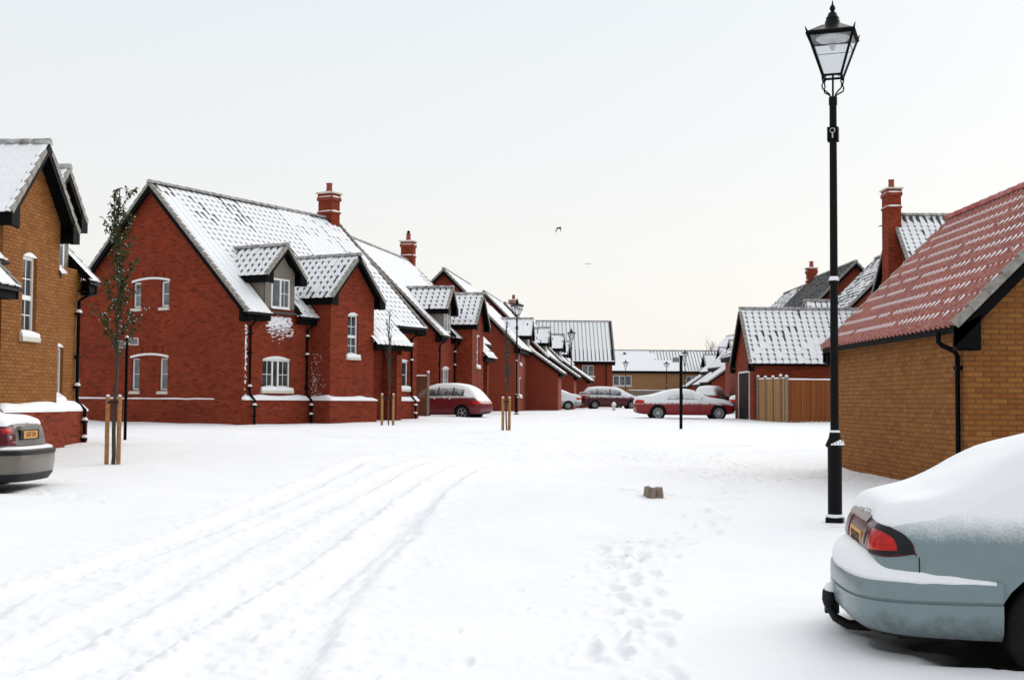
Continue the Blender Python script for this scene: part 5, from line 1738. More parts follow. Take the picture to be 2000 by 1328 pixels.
plan_s = plan[1:-1]
sweep(sm, plan_s, ssec)
so = sm.build('bumper_snow', 'snow', ncar, smooth=True); fix_normals(so.data)
# rear valance in black below
vm = MB(); sweep(vm, plan, [(-.22, .225), (-.09, .23), (-.05, .27), (-.2, .30)])
q = vm.build('valance', 'trim_black', ncar); fix_normals(q.data)
sd_ = -1
tl = lamp_patch(ncar, 'tail_lamp', nbvh, (.9, .33), R(1), R(44), lambda q: .705 + .03 * max(0, (q - .7) / .3) ** 2, lambda q: .712 + .188 * math.sqrt(max(0.0, 1 - max(0, (q - .35) / .65) ** 2.2)), -1, 'lamp_dark_red', .014, 26, 8)
lamp_patch(tl, 'lamp_surround', nbvh, (.9, .33), R(20), R(43.6), lambda q: .712 + .024 * q * q, lambda q: .725 + .165 * math.sqrt(max(0.0, 1 - q ** 2.4)), -1, 'trim_black', .0165, 16, 8, edge=.9)
lamp_patch(tl, 'lamp_lens', nbvh, (.9, .33), R(19), R(37.5), lambda q: .735 + .012 * q, lambda q: .748 + .112 * math.sqrt(max(0.0, 1 - q ** 2.6)), -1, 'lamp_red', .022, 16, 8, edge=.8)
lamp_patch(tl, 'reverse_lens', nbvh, (.9, .33), R(3), R(9), lambda q: .745, lambda q: .835, -1, 'lamp_pink', .022, 6, 5, edge=.8)
tl2 = lamp_patch(ncar, 'tail_lamp', nbvh, (.9, .33), R(1), R(44), lambda q: .705 + .03 * max(0, (q - .7) / .3) ** 2, lambda q: .712 + .188 * math.sqrt(max(0.0, 1 - max(0, (q - .35) / .65) ** 2.2)), 1, 'lamp_dark_red', .014, 26, 8)
def rear_strip(name, y0, y1, z0, z1, mat, off, parent=None, ny=16, nz=3):
    g_ = []
    for i in range(ny + 1):
        y = y0 + (y1 - y0) * i / ny
        for j in range(nz + 1):
            z = z0 + (z1 - z0) * j / nz
            h = nbvh.ray_cast(Vector((-2, y, z)), Vector((1, 0, 0)), 5)
            g_.append((h[0] if h[0] is not None else Vector((.2, y, z))) - Vector((off, 0, 0)))
    mb = MB(); mb.add(g_, [(i * (nz + 1) + j, i * (nz + 1) + j + 1, (i + 1) * (nz + 1) + j + 1, (i + 1) * (nz + 1) + j) for i in range(ny) for j in range(nz)])
    o = mb.build(name, mat, parent or ncar, smooth=True)
    return o
rear_strip('boot_garnish', -.34, .66, .875, .918, 'lamp_pink', .022)
rear_strip('boot_panel', -.33, .40, .70, .872, 'lamp_dark_red', .008)
hx = min(nbvh.ray_cast(Vector((-2, yy, .76)), Vector((1, 0, 0)), 5)[0].x for yy in (-.1, 0, .1)) - .010
pp = MB(); pp.box(hx, hx + .03, -.26, .26, .695, .806); pl_ = pp.build('number_plate', 'plate_yellow', ncar)
text_mesh(pl_, 'plate_text', 'P620 KDX', .095, Matrix.Translation((hx - .001, 0, .75)) @ Matrix.Rotation(-math.pi / 2, 4, 'Z') @ Matrix.Rotation(math.pi / 2, 4, 'X'), 'plate_ink')
text_mesh(ncar, 'badge', '620 SLDi', .05, Matrix.Translation((.155, -.33, .945)) @ Matrix.Rotation(-math.pi / 2 + .25, 4, 'Z') @ Matrix.Rotation(math.pi / 2 - .35, 4, 'X'), 'chrome')
pn = MB()   # shut line between wing and rear panel, and the bumper top seam

g_ = []
for zz in (.585, .63, .67, .715):
    for xx in (.392, .399):
        h = nbvh.ray_cast(Vector((xx, -3, zz)), Vector((0, 1, 0)), 5); g_.append(h[0] + Vector((0, -.003, 0)))
pn.add(g_, [(0, 1, 3, 2), (2, 3, 5, 4), (4, 5, 7, 6)]); pn.build('panel_gap', 'trim_black', ncar)
# tow bar
tb = MB()
tb.tube([(.50, 0, .19), (.22, 0, .165), (.08, 0, .17), (.0, 0, .215), (-.035, 0, .27), (-.035, 0, .31)], [.032, .034, .032, .028, .024, .022], 10)
tbo = tb.build('tow_bar', 'trim_black', ncar, smooth=True)
kb = MB(); kb.tube([(.02, -.02, .30), (.0, -.02, .36), (.02, -.02, .40), (.05, -.02, .36), (.045, -.02, .28)], .008, 6); kb.build('safety_loop', 'trim_black', tbo, smooth=True)
kb = MB(); kb.lathe([(.001, -.01), (.034, -.008), (.045, .03), (.043, .085), (.036, .10), (.015, .108), (.001, .109)], 12, (-.04, 0, .30)); kb.build('ball_cover', 'trim_black', tbo, smooth=True)
kb = MB(); kb.box(-.06, .03, .03, .10, .235, .325); kb.build('socket', 'trim_black', tbo)
ks = MB(); ks.lathe([(.030, .075), (.044, .09), (.040, .115), (.022, .135), (.001, .14)], 10, (-.03, -.006, .305)); ks.build('ball_snow', 'snow', tbo, smooth=True)
un = MB(); un.box(.34, .52, -.40, -.28, .16, .26); un.build('silencer', 'trim_black', ncar)

# ------------------------------------------------------------------ grey saloon at the left edge
T_LEFT = [(0.17, .44, .70, .76, .56, .62, .58, .4, 'h'), (.20, .34, .90, 1.00, .72, .80, .72, .4, 'h'), (.32, .28, 1.00, 1.09, .80, .86, .76, .4, 'h')] + [(a, b_, c_ + .05, d + .05, e, f, g_, h, k) for (a, b_, c_, d, e, f, g_, h, k) in T_SALOON[3:]]
lx, ly = -6.93, 18.90
lcar, lbvh, lbody = car('saloon_car', 'dusty grey saloon with yellow plate parked tail out at the left edge', (lx, ly, gz(lx, ly) - .05), math.pi, T_LEFT, ('paint_grey', 'glass_snow', 'trim_black'), 1.78, (1.0, 3.65), lv=3, lamps=False, snow=(.05, .55, .9))
tl = lamp_patch(lcar, 'tail_lamp', lbvh, (.9, .30), R(14), R(44), lambda q: .70, lambda q: 1.0 - .02 * q, 1, 'lamp_dark_red', .014, 18, 8)
lamp_patch(tl, 'lamp_lens', lbvh, (.9, .30), R(24), R(38), lambda q: .86, lambda q: .96, 1, 'lamp_red', .019, 10, 4)
lamp_patch(tl, 'lamp_lens', lbvh, (.9, .30), R(16), R(24), lambda q: .715, lambda q: .76, 1, 'lamp_red', .019, 8, 4)
lamp_patch(tl, 'reverse_lens', lbvh, (.9, .30), R(24), R(31), lambda q: .775, lambda q: .85, 1, 'lamp_pink', .02, 8, 4)
half = [(.60, -.885), (.36, -.88), (.20, -.83), (.07, -.70), (.015, -.50), (-.01, -.25), (-.015, 0)]
planL = spline2(half + [(x, -y) for x, y in half[-2::-1]], 5)
bm_ = MB(); sweep(bm_, planL, [(-.10, .27), (-.02, .26), (.012, .31), (.03, .46), (.03, .60), (.015, .63), (-.12, .645)])
bo = bm_.build('bumper', 'paint_grey', lcar); fix_normals(bo.data); smooth_by_angle(bo, 50)
bm_ = MB(); sweep(bm_, planL, [(.0, .565), (.036, .565), (.042, .585), (.040, .625), (.0, .63)]); q = bm_.build('bumper_strip', 'trim_black', lcar); fix_normals(q.data)
bm_ = MB(); sweep(bm_, planL, [(-.2, .17), (-.06, .18), (.0, .26), (.006, .30), (-.2, .30)]); q = bm_.build('valance', 'trim_black', lcar); fix_normals(q.data)
bm_ = MB(); sweep(bm_, planL[8:-8], [(-.13, .64), (-.13, .68), (-.06, .685), (-.01, .665), (.0, .64)]); q = bm_.build('bumper_snow', 'snow', lcar, smooth=True); fix_normals(q.data)
pp = MB(); pp.box(.145, .157, -.26, .26, .79, .90); pl_ = pp.build('number_plate', 'plate_yellow', lcar)
text_mesh(pl_, 'plate_text', 'LS57 LFA', .10, Matrix.Translation((.143, 0, .845)) @ Matrix.Rotation(-math.pi / 2, 4, 'Z') @ Matrix.Rotation(math.pi / 2, 4, 'X'), 'plate_ink')
pp = MB(); pp.box(.155, .21, -.34, .34, .775, .79); pp.box(.155, .21, -.36, -.30, .775, .93); pp.box(.155, .21, .30, .36, .775, .93); pp.build('plate_recess', 'trim_black', lcar)
pp = MB(); pp.prism([(-.38, .915), (.38, .915), (.36, .965), (.2, .985), (-.2, .985), (-.36, .965)], (.145, 0, 0), (0, 1, 0), (0, 0, 1), (.09, 0, 0)); pp.build('boot_handle', 'paint_grey', lcar)

# ------------------------------------------------------------------ cars further off
def put(px, py, Y): 
    p = at(px, py, Y); return p
p = put(962, 800, 57.0)
rzp = math.pi - R(22)
car('retro_hatchback', 'dark red round backed hatchback under snow beside the wooden gate', (p.x - .25, p.y, 1.6 - 27 / 43.9 - .24), rzp, T_RETRO, ('paint_ruby', 'glass_frost', 'trim_black'), 1.70, (.85, 3.45), r=.33, spokes=5, snow=(.055, .52, .9))
p = put(1238, 800, 59.0)
car('red_coupe', 'bright red coupe under snow in the middle distance, side on', (p.x, p.y, .80), 0, T_COUPE, ('paint_red', 'glass_snow', 'trim_black'), 1.78, (1.02, 3.78), r=.33, spokes=10, doors=1, snow=(.055, .52, .9))
p = put(1135, 790, 100.0)
car('people_carrier', 'dark maroon people carrier parked behind the small pale bollard', (p.x, p.y, 1.03), R(6), T_MPV, ('paint_maroon', 'glass_frost', 'trim_black'), 1.84, (.95, 3.85), r=.33, spokes=7, snow=(.055, .52, .9))
p = put(1135, 790, 91.0)
car('silver_car', 'snow covered silver car nosed in beside the low catslide wing', (p.x, p.y, 1.0), math.pi, T_SALOON, ('paint_silver', 'glass_snow', 'trim_black'), 1.75, (.95, 3.6), snow=(.09, .42, .85))
p = put(1131, 790, 108.0)
car('white_car', 'snow covered car peeping out behind the maroon people carrier', (p.x + 4.0, p.y, 1.05), math.pi, T_HATCH, ('paint_white', 'glass_snow', 'trim_black'), 1.7, (.7, 3.2), snow=(.09, .42, .85))
p = put(1395, 780, 90.0)
car('dark_estate_car', 'dark estate car with frosted windows behind the nose of the red coupe', (p.x - .9, p.y - 1.2, 1.02), R(68), T_MPV, ('paint_dark', 'glass_frost', 'trim_black'), 1.84, (.95, 3.85), snow=(.055, .52, .9))
p = put(1424, 790, 75.0)
car('maroon_saloon', 'maroon car with a red tail lamp half hidden behind the snowy garage', (p.x, p.y, .92), R(-6), T_SALOON, ('paint_maroon', 'glass_snow', 'trim_black'), 1.76, (1.0, 3.65), snow=(.09, .42, .85))
# ------------------------------------------------------------------ street furniture
def copy_tree(o, parent=None):
    c_ = o.copy(); COL.objects.link(c_)
    if parent is not None: c_.parent = parent
    for ch in list(o.children): copy_tree(ch, c_)
    return c_
m, t, b = nodes_of('lantern_glass')
tr = N(t, 'ShaderNodeBsdfTransparent'); tr.inputs[0].default_value = (.93, .94, .95, 1)
mx = N(t, 'ShaderNodeMixShader')
fr = noise(t, 14, 4)
t.links.new(math_n(t, 'MULTIPLY_ADD', fr, .12, .04), mx.inputs[0])
b.inputs['Base Color'].default_value = (.75, .76, .78, 1); b.inputs['Roughness'].default_value = .3
t.links.new(tr.outputs[0], mx.inputs[1]); t.links.new(b.outputs[0], mx.inputs[2])
t.links.new(mx.outputs[0], t.nodes['Material Output'].inputs['Surface'])
plain('reflector', (.7, .7, .7), .4, .05)
plain('timber', (.33, .155, .05), .85, .3, 14)
plain('timber_grey', (.20, .175, .14), .9, .25, 14)
pieces('board_red', [(.235, .072, .022), (.29, .10, .03), (.20, .06, .02)], grain=18)
pieces('board_tan_lit', [(.42, .21, .075), (.47, .25, .095), (.38, .18, .065)], grain=18)  # tan boards, with the paleness of a sunlit face put into the colour
pieces('board_brown', [(.13, .055, .026), (.19, .085, .04), (.11, .05, .03)], grain=18)
plain('sign_back', (.16, .15, .145), .5, .1)
plain('sign_white', (.7, .7, .7), .5, .05)
plain('bark', (.045, .04, .026), .9, .4, 30)
plain('twig', (.085, .05, .036), .9, .4, 30)
plain('concrete', (.22, .17, .135), .9, .3, 20)
pieces('leaf_green', [(.040, .060, .014), (.075, .095, .020), (.026, .040, .012), (.12, .085, .025), (.06, .08, .016)], grain=8, bmp=0)
pieces('leaf_dry', [(.12, .06, .02), (.17, .10, .03), (.06, .035, .018)], grain=8, bmp=0)

def lamp_post(loc, rz, label):
    root = empty('street_lamp', loc, rz, label=label, cat='street lamp', group='black lantern lamps along the street')
    p = MB()
    p.box(-.10, .10, -.10, .10, -.25, .055)
    p.lathe([(.092, .05), (.092, .075), (.083, .085), (.083, .86), (.086, .87), (.108, .885), (.108, .90), (.095, .93), (.070, .985), (.062, 1.03), (.062, 1.045), (.050, 1.05)], 20)
    base = p.build('column_base', 'black_gloss', root); smooth_by_angle(base, 40)
    s = MB()
    s.lathe([(.050, 1.04), (.045, 2.78), (.058, 2.79), (.060, 2.83), (.046, 2.84), (.042, 4.93), (.050, 4.94), (.050, 5.03), (.03, 5.04)], 16)
    sh = s.build('column', 'black_gloss', root); smooth_by_angle(sh, 40)
    bx = MB(); bx.box(-.064, .064, -.064, .064, 4.50, 4.665); bb = bx.build('control_box', 'black', root)
    em = MB()
    em.tube([(.028 * math.cos(2 * math.pi * k / 12), -.068, 4.62 + .028 * math.sin(2 * math.pi * k / 12)) for k in range(13)], .006, 6); em.box(-.008, .008, -.072, -.064, 4.53, 4.60)
    em.build('emblem', 'chrome', bb)
    # cradle of four curved arms
    cr_ = MB()
    for k in range(4):
        a = math.pi / 4 + k * math.pi / 2; ca, sa = math.cos(a), math.sin(a)
        pr = [(.035, 5.02), (.05, 5.06), (.10, 5.09), (.15, 5.115), (.163, 5.155), (.145, 5.19), (.155, 5.225), (.16, 5.255), (.142, 5.29), (.115, 5.285), (.105, 5.262)]
        cr_.tube([(r_ * ca, r_ * sa, z) for r_, z in pr], .009, 6)
    cr_.tube([(0, 0, 5.02), (0, 0, 5.30)], .012, 8)
    cr_.build('cradle', 'black', root, smooth=True)
    # lantern: tapering square frame
    ln = MB()
    zb, zt, rb, rt = 5.28, 5.76, .108, .262
    cor = lambda r_, z, k: Vector((r_ * (1 if k in (0, 3) else -1), r_ * (1 if k in (0, 1) else -1), z))
    for k in range(4):
        a, b_ = cor(rb, zb, k), cor(rt, zt, k)
        ln.tube([a - Vector((0, 0, .03)), a, b_], .016, 6)
        c_, d = cor(rb, zb, (k + 1) % 4), cor(rt, zt, (k + 1) % 4)
        ln.tube([a, c_], .014, 6); ln.tube([b_, d], .028, 6)
        q0 = a.lerp(b_, .7); q1 = c_.lerp(d, .7)
        ln.tube([q0, q1], .005, 4)
        ln.tube([b_, b_ * 1.0 + Vector((b_.x * .10, b_.y * .10, .075))], [.018, .004], 6)   # corner horns
    lt = ln.build('lantern_frame', 'black', root)
    for k in range(4):
        g_ = MB(); a, b_, c_, d = cor(rb, zb, k), cor(rb, zb, (k + 1) % 4), cor(rt, zt, (k + 1) % 4), cor(rt, zt, k)
        off = (a + b_) * .5; off.z = 0; off.normalize(); off *= .004
        g_.loft([[a, b_, c_, d], [a - off, b_ - off, c_ - off, d - off]]); q = g_.build('pane', 'lantern_glass', lt); fix_normals(q.data)
    rf = MB(); rf.lathe([(.03, 5.70), (.15, 5.70), (.20, 5.735), (.20, 5.75), (.03, 5.75)], 16); rf.build('reflector', 'reflector', lt)
    bu = MB(); bu.lathe([(.02, 5.60), (.035, 5.62), (.035, 5.66), (.02, 5.70)], 12); bu.build('bulb', 'reflector', lt, smooth=True)
    hd = MB()
    hd.lathe([(.395, 5.75), (.395, 5.775), (.16, 5.885)], 4, rot=math.pi / 4)
    hd.lathe([(.105, 5.87), (.112, 5.885), (.100, 5.90), (.088, 5.945), (.075, 5.975), (.080, 5.985), (.062, 6.01), (.050, 6.045), (.030, 6.06), (.018, 6.065), (.030, 6.085), (.036, 6.105), (.026, 6.13), (.012, 6.15), (.004, 6.20)], 18)
    h = hd.build('lantern_roof', 'black_gloss', root); smooth_by_angle(h, 35)
    sn = MB()
    sn.lathe([(.100, .052), (.115, .058), (.105, .085), (.07, .095)], 14); sn.build('base_snow', 'snow', root, smooth=True)
    sn = MB()
    for k in range(7):
        a0_ = -1.9 + k * .33
        for (r0, z0, r1, z1) in ((.109, .90, .098, .928),):
            sn.obox(Vector((math.cos(a0_) * .09, math.sin(a0_) * .09, .90)), Vector((-math.sin(a0_), math.cos(a0_), 0)) * .03, Vector((math.cos(a0_), math.sin(a0_), 0)) * .02, Vector((-math.cos(a0_) * .012, -math.sin(a0_) * .012, .02 + .05 * ((k * 37 % 7) / 7))))
    sn.lathe([(.052, 1.046), (.064, 1.048), (.056, 1.07), (.046, 1.075)], 12)
    sn.build('shoulder_snow', 'snow', root, kind='stuff')
    sn = MB(); sn.lathe([(.044, 2.838), (.062, 2.84), (.052, 2.875), (.043, 2.895)], 12); sn.build('ring_snow', 'snow', root, smooth=True)
    return root
pL = ground(1631, 1019)
lamp1 = lamp_post((pL.x, pL.y, pL.z), R(-20), 'nearest black lantern lamp post, left of the red tiled garage')
def more_lamp(px, ytop, Y, label, rz):
    p = at(px, ytop, Y)
    g_ = gz(p.x, p.y)
    o = copy_tree(lamp1)
    s_ = (p.z - g_) / 6.18
    o.location = (p.x, p.y, g_); o.scale = (max(s_, .95),) * 2 + (s_,); o.rotation_euler = (0, 0, rz)
    o['label'] = label
    return o
more_lamp(1010, 582, 65, 'second black lantern lamp, in front of the third red house and behind a staked sapling', R(20))
more_lamp(1116, 640, 97, 'third black lantern lamp, before the striped roof of the end house', R(5))
more_lamp(1222, 702, 140, 'fourth black lantern lamp, in front of the left window of the brown terrace', R(15))
more_lamp(1302, 704, 143, 'small black lantern lamp in front of the middle of the brown terrace', R(30))
more_lamp(1338, 682, 122, 'black lantern lamp just right of the thin name post in the distance', R(10))

def sign_post(loc, h, rz, blades, label, r=.038):
    root = empty('name_post', loc, rz, label=label, cat='sign post', group='thin black street name posts')
    p = MB(); p.lathe([(r, -.3), (r, h), (r * .6, h + .01)], 12); p.build('post', 'black', root, smooth=False)
    for (a, l, z, mat) in blades:
        q = MB(); q.box(r, r + l, -.012, .012, z - .09, z + .09)
        o = q.build('name_blade', mat, root); o.rotation_euler = (0, 0, a)
        f = MB(); f.box(r + .02, r + l - .02, -.016, .016, z - .072, z + .072); f.build('blade_face', 'sign_back', o)
    s_ = MB(); s_.lathe([(.001, h), (r * 1.15, h + .004), (r * 1.1, h + .03), (r * .5, h + .055), (.001, h + .06)], 10); s_.build('post_snow', 'snow', root, smooth=True)
    return root
p = ground(244, 860)
sign_post((p.x, p.y, p.z), 2.50, 0, [(R(205), .20, 2.34, 'sign_white'), (R(35), .24, 2.42, 'sign_white')], 'thin black post with two short name blades beside the leafy tree')
p = ground(1330, 838)
sign_post((p.x, p.y, p.z), 2.34, 0, [(R(195), .26, 2.20, 'sign_white')], 'thin black post with one name blade in front of the red coupe', r=.05)

# ------------------------------------------------------------------ young trees with stakes
def stakes(root, spots, h, r=.042):
    for (x, y) in spots:
        s_ = MB(); s_.lathe([(r, -.3), (r, h - .02), (r * .85, h), (.001, h + .003)], 10, (x, y, 0))
        o = s_.build('stake', 'timber', root)
        q = MB(); q.lathe([(.001, h), (r * .9, h + .004), (r * .8, h + .03), (.001, h + .05)], 8, (x, y, 0)); q.build('stake_snow', 'snow', o, smooth=True)
    st = MB()
    (xa, ya), (xb, yb) = spots[0], spots[-1]
    st.tube([(xa, ya - .02, h - .10), ((xa + xb) / 2, (ya + yb) / 2 - .06, h - .10), (xb, yb - .02, h - .10)], .022, 6)
    st.build('tree_tie', 'trim_black', root)
def grow(rnd, trunk, n_br, l0, l1, upness, zlo, zhi, sub=2):
    """branches off a trunk line; returns list of polylines with radii"""
    out = []
    def pt(z):
        for a, b_ in zip(trunk[:-1], trunk[1:]):
            if a.z <= z <= b_.z: return a.lerp(b_, (z - a.z) / (b_.z - a.z))
        return trunk[-1]
    for i in range(n_br):
        z = zlo + (zhi - zlo) * (i + rnd.random()) / n_br
        q = (z - zlo) / (zhi - zlo)
        ln = (l0 + (l1 - l0) * q) * rnd.uniform(.7, 1.2)
        a = i * 2.4 + rnd.uniform(-.5, .5)
        d = Vector((math.cos(a), math.sin(a), upness * rnd.uniform(.8, 1.3))).normalized()
        p = pt(z).copy(); line = [p.copy()]
        for k in range(6):
            d = (d + Vector((rnd.uniform(-.12, .12), rnd.uniform(-.12, .12), .10))).normalized()
            p = p + d * ln / 6; line.append(p.copy())
        out.append((line, .013 * (1 - q * .5)))
        for s_ in range(sub):
            k = rnd.randint(2, 5); p = line[k].copy()
            d2 = (d + Vector((rnd.uniform(-1, 1), rnd.uniform(-1, 1), rnd.uniform(-.2, .6)))).normalized()
            l2 = [p.copy()]
            for k in range(3): p = p + (d2 + Vector((0, 0, .15 * k))).normalized() * ln * .16; l2.append(p.copy())
            out.append((l2, .006))
    return out
def leaf(mb, p, d, n, s, mat=0):
    d = d.normalized(); sd = d.cross(n)
    if sd.length < 1e-3: sd = d.orthogonal()
    sd.normalize(); up = sd.cross(d)
    pts = [p, p + d * s * .35 + sd * s * .24, p + d * s * .8 + sd * s * .17 - up * s * .06, p + d * s - up * s * .16, p + d * s * .8 - sd * s * .17 - up * s * .06, p + d * s * .35 - sd * s * .24]
    mid = [p + d * s * .35 - up * s * .05, p + d * s * .8 - up * s * .11]
    mb.add(pts + mid, [(0, 1, 6), (1, 2, 7, 6), (2, 3, 7), (3, 4, 7), (4, 5, 6, 7), (5, 0, 6)], mat)
def young_tree(px, py, top_py, label, seed, leafy, trunk_r, n_br, stake_h, zlo=None, lens=(.55, .2), upness=1.6, name='young_tree', group='staked young trees', stk=((-.12, 0), (.11, .03)), lean=0.0):
    g_ = ground(px, py); rnd = random.Random(seed)
    tp = at(px, top_py, g_.y); H = tp.z - g_.z
    root = empty(name, (g_.x, g_.y, g_.z), 0, label=label, cat='tree', group=group)
    tr_ = [Vector((lean * math.sin(i / 9 * 2.2) + .02 * math.sin(i * 1.7), .015 * math.cos(i * 2.1), -.3 + (H + .3) * i / 12)) for i in range(13)]
    zlo = zlo if zlo is not None else H * .42
    mb = MB(); mb.tube(tr_, [trunk_r * (1 - .9 * (i / 12) ** 1.2) + .004 for i in range(13)], 9)
    mb.build('trunk', 'bark' if leafy > .3 else 'twig', root, smooth=True)
    br_ = grow(rnd, tr_, n_br, lens[0], lens[1], upness, zlo, H * .93)
    bb = MB()
    for line, r_ in br_: bb.tube(line, [r_ * (1 - .75 * i / (len(line) - 1)) + .0015 for i in range(len(line))], 5)
    bb.build('branches', 'bark' if leafy else 'twig', root, smooth=True, kind='stuff')
    lf = MB(); sn = MB()
    pts = []
    for line, r_ in br_:
        for k in range(1, len(line)): 
            for q in range(3): pts.append(line[k - 1].lerp(line[k], rnd.random()))
    for k in range(9, 13): pts += [tr_[k] + Vector((rnd.uniform(-.05, .05), rnd.uniform(-.05, .05), 0)) for _ in range(5)]
    for p in pts:
        if rnd.random() > leafy: continue
        for _ in range(rnd.choice((1, 2, 2, 3))):
            d = Vector((rnd.uniform(-1, 1), rnd.uniform(-1, 1), rnd.uniform(-.9, .35)))
            n_ = Vector((rnd.uniform(-.6, .6), rnd.uniform(-.6, .6), 1))
            s_ = rnd.uniform(.055, .10) if leafy > .3 else rnd.uniform(.03, .05)
            leaf(lf, p, d, n_, s_)
            if rnd.random() < .10:
                c_ = p + d.normalized() * s_ * .5
                sn.lathe([(.001, 0), (s_ * .20, .003), (s_ * .16, .012), (.001, .018)], 6, c_)
    if lf.v: lf.build('crown', 'leaf_green' if leafy > .3 else 'leaf_dry', root, kind='stuff')
    if sn.v: sn.build('crown_snow', 'snow', root, kind='stuff')
    if stake_h: stakes(root, stk, stake_h)
    return root
young_tree(219, 906, 368, 'leafy young tree between two stakes, tallest on the left', 11, .80, .036, 34, 1.24, zlo=1.9, lens=(.92, .45), upness=1.5, stk=((-.105, 0), (.105, .03)), lean=.05)
young_tree(757, 831, 610, 'thin bare sapling with two stakes in front of the first red house', 5, .04, .020, 30, 1.02, zlo=.9, lens=(.75, .4), upness=5.0, stk=((-.19, 0), (.18, .03)), lean=.04)
young_tree(988, 841, 628, 'thin bare sapling with two stakes before the third red house, left of a lamp', 8, .05, .020, 30, .95, zlo=1.0, lens=(.75, .4), upness=5.0, stk=((-.09, 0), (.10, .03)), lean=.03)
# bare tree beyond the roofs
bt = empty('bare_tree', (at(1388, 780, 158).x, 158, 1.1), 0, label='bare winter tree showing above the far right cottages', cat='tree')
rnd = random.Random(2)
tr_ = [Vector((.1 * math.sin(i), .1 * math.cos(i * 1.3), i * .75)) for i in range(11)]
mb = MB(); mb.tube(tr_, [.16 * (1 - .09 * i) + .01 for i in range(11)], 8); mb.build('trunk', 'twig', bt)
mb = MB()
for line, r_ in grow(rnd, tr_, 34, 2.6, 1.2, 1.0, 2.2, 7.2, 5): mb.tube(line, [r_ * 2.0 * (1 - .7 * i / (len(line) - 1)) + .004 for i in range(len(line))], 4)
mb.build('branches', 'twig', bt, kind='stuff')

# ------------------------------------------------------------------ fences, gate
def fence(label, A, B, h, bw, mat, posts, name='wooden_fence', snow=True, post_mat='timber_grey', gap=.012):
    A, B = Vector(A), Vector(B)
    d = B - A; L = Vector((d.x, d.y, 0)).length; rz = math.atan2(d.y, d.x)
    root = empty(name, A, rz, label=label, cat='fence')
    n = int(L / bw); bmh = MB(); bmh.box(0, bw - gap, -.011, .011, -.35, h); me = bmh.mesh('board', mat)
    for i in range(n):
        o = mesh_obj('board', me, root); o.location = (i * bw, .014 * (i % 2), random.uniform(-.012, .012))
    for (q, hh) in posts:
        pm = MB(); pm.box(q - .05, q + .05, -.07, .03, -.35, hh); po = pm.build('fence_post', post_mat, root)
        s_ = MB(); s_.lathe([(.06, hh), (.075, hh + .01), (.06, hh + .06), (.02, hh + .085)], 8, (q, -.02, 0), rot=math.pi / 4); s_.build('post_snow', 'snow', po, smooth=True)
    rl = MB(); rl.box(0, L, .012, .05, h * .2, h * .2 + .08); rl.build('rail', 'timber_grey', root)
    rl = MB(); rl.box(0, L, .012, .05, h * .8, h * .8 + .08); rl.build('rail', 'timber_grey', root)
    if snow:
        s_ = MB(); snow_ledge(s_, (0, .03, h), (1, 0, 0), (0, -1, 0), L, .035, .05, 3, back=.03); s_.build('fence_snow', 'snow', root)
    return root
A = at(1536, 800, 52.0); A.z = gz(A.x, A.y) - .03
fence('red brown board fence right of the weathered corner post', A, (A.x + 3.6, A.y + .25, 0), 1.76, .105, 'board_red', [(0, 1.86)])
Bp = at(1480, 800, 54.9)
fence('sunlit tan board fence running back from the corner post to the snowy garage', (Bp.x, Bp.y, gz(Bp.x, Bp.y) + .0), (A.x - .05, A.y + .1, 0), 1.75, .15, 'board_tan_lit', [(.1, 1.84), (.9, 1.80), (1.7, 1.80), (2.5, 1.84)])
A = at(809, 800, 55.6); A.z = 1.0
g_ = fence('narrow wooden gate between the first two red houses', A, (A.x + .60, A.y - .05, 0), 1.66, .085, 'board_brown', [(-.02, 1.80), (.60, 1.80)], name='wooden_gate')
g_['category'] = 'gate'
A = at(1228, 780, 118)
rt = empty('wooden_fence', (A.x, A.y, 1.08), 0, label='grey weathered fence across the street end behind the cars', cat='fence')
bmh = MB()
for i in range(44): bmh.box(i * .14, i * .14 + .13, 0, .03, -.1, 1.55 + .03 * (i % 3))
bmh.build('boards', 'timber_grey', rt, kind='stuff')
s_ = MB(); snow_ledge(s_, (0, .03, 1.58), (1, 0, 0), (0, -1, 0), 6.1, .05, .05, 3, back=.03); s_.build('fence_snow', 'snow', rt)

# ------------------------------------------------------------------ small things
p = ground(1199, 797)
bo_ = empty('bollard', (at(1199, 790, 82).x, 82, gz(8, 82)), 0, label='small pale bollard with a pointed snow cap before the people carrier', cat='bollard')
mb = MB(); mb.lathe([(.10, -.2), (.10, .32), (.13, .34)], 10); mb.build('post', 'stone_sill', bo_)
mb = MB(); mb.lathe([(.12, .33), (.17, .36), (.12, .47), (.05, .55), (.001, .57)], 10); mb.build('snow_cap', 'snow', bo_, smooth=True)
q = at(1142, 780, 97.5)
np_ = empty('name_board', (q.x, q.y, gz(q.x, q.y)), R(-3), label='low white street name board on two short posts by the third lamp', cat='sign')
mb = MB(); mb.box(-.40, .40, -.012, .012, 1.05, 1.28); nb = mb.build('board', 'sign_white', np_)
mb = MB(); mb.box(-.36, .36, -.016, -.011, 1.09, 1.13); mb.box(-.30, .30, -.016, -.011, 1.17, 1.21); mb.build('lettering', 'plate_ink', nb, kind='stuff')
for x in (-.33, .33):
    mb = MB(); mb.box(x - .03, x + .03, .013, .06, -.2, 1.30); mb.build('leg', 'black', np_)
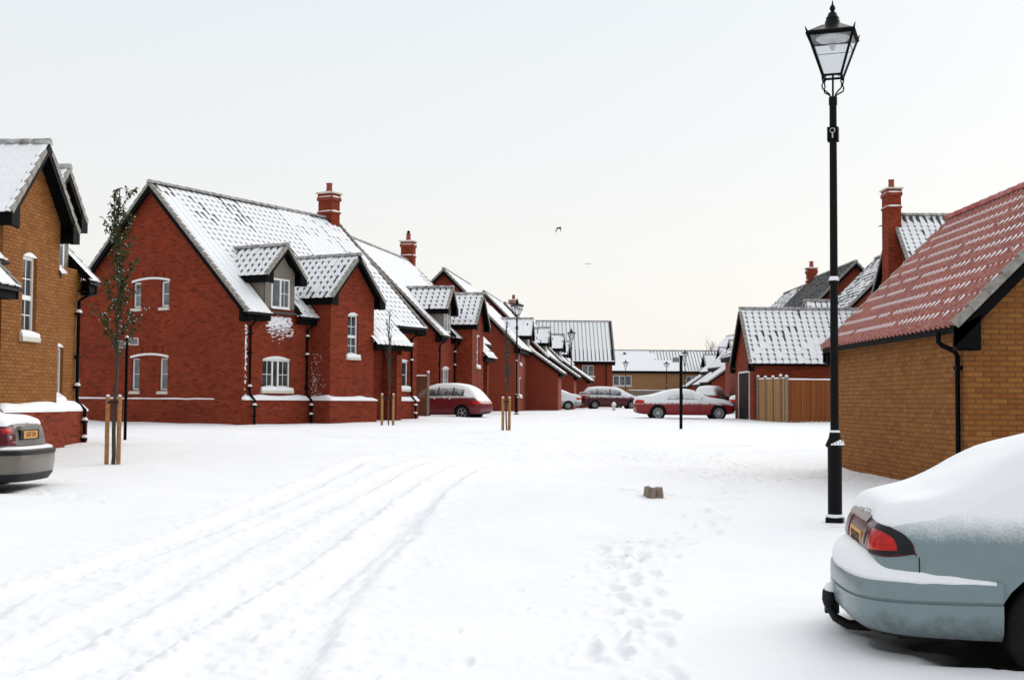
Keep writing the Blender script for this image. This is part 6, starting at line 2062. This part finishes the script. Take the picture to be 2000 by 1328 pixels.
for i, (px, py, w_, h_, a, lab) in enumerate(((1267, 992, .10, .17, .1, 'left of two kerb stones poking out of the snow'), (1286, 990, .13, .15, -.15, 'right of two kerb stones poking out of the snow'))):
    g_ = ground(px, py)
    bm = bmesh.new(); bmesh.ops.create_cube(bm, size=1.0)
    bmesh.ops.subdivide_edges(bm, edges=bm.edges, cuts=3, use_grid_fill=True)
    for v in bm.verts:
        k = 1 - .10 * (v.co.length - .5) ; v.co *= k
        v.co += Vector((n01(v.co.y * 9 + i, v.co.z * 9, .8, 3) - .5, n01(v.co.x * 9, v.co.z * 9 + i, .8, 4) - .5, n01(v.co.x * 9, v.co.y * 9, .8, 5) - .5)) * .10
    bmesh.ops.scale(bm, vec=(w_, .30, h_ * 2.0), verts=bm.verts)
    me = bpy.data.meshes.new('kerb_stone'); bm.to_mesh(me); bm.free(); me.materials.append(MATS['concrete'])
    for f in me.polygons: f.use_smooth = True
    o = mesh_obj('kerb_stone', me, None, label=lab, cat='stone', group='kerb stones in the snow'); o.location = (g_.x, g_.y, g_.z + .10); o.rotation_euler = (0, .12 * (1 - 2 * i), a)
for (px, py, Y, sp, rz, fl, lab) in ((1092, 447, 75, .26, .6, .9, 'dark bird with raised wings, higher of the two birds over the street'), (1150, 516, 90, .40, 1.2, .05, 'grey bird gliding flat, lower of the two birds over the street'), (1721, 442, 75, .26, .2, .15, 'small bird flying just left of the tallest chimney')):
    p = at(px, py, Y)
    root = empty('bird', (p.x, p.y, p.z), rz, label=lab, cat='bird', group='birds in the sky')
    mb = MB(); L = .12
    mb.tube([(-L, 0, 0), (-L * .7, 0, .01), (-L * .2, 0, .015), (L * .4, 0, .02), (L * .75, 0, .03), (L, 0, .025)], [.006, .022, .038, .034, .024, .004], 8)
    for sg in (-1, 1):
        a = [Vector((.06, sg * .02, .03)), Vector((-.05, sg * .02, .025))]; b_ = [Vector((.05, sg * sp * .5, .03 - fl * .12 + fl * .2)), Vector((-.06, sg * sp * .5, .03 - fl * .12 + fl * .2))]; c_ = [Vector((-.05, sg * sp, .03 - fl * .25)), Vector((-.09, sg * sp, .03 - fl * .25))]
        th = Vector((0, 0, .008))
        mb.loft([[a[0], a[1], a[1] - th, a[0] - th], [b_[0], b_[1], b_[1] - th, b_[0] - th], [c_[0], c_[1], c_[1] - th * .5, c_[0] - th * .5]])
    mb.add([(-L * .8, -.015, .012), (-L * 1.5, -.04, .01), (-L * 1.5, .04, .01), (-L * .8, .015, .012)], [(0, 1, 2, 3)])
    o = mb.build('body', 'twig', root); fix_normals(o.data)
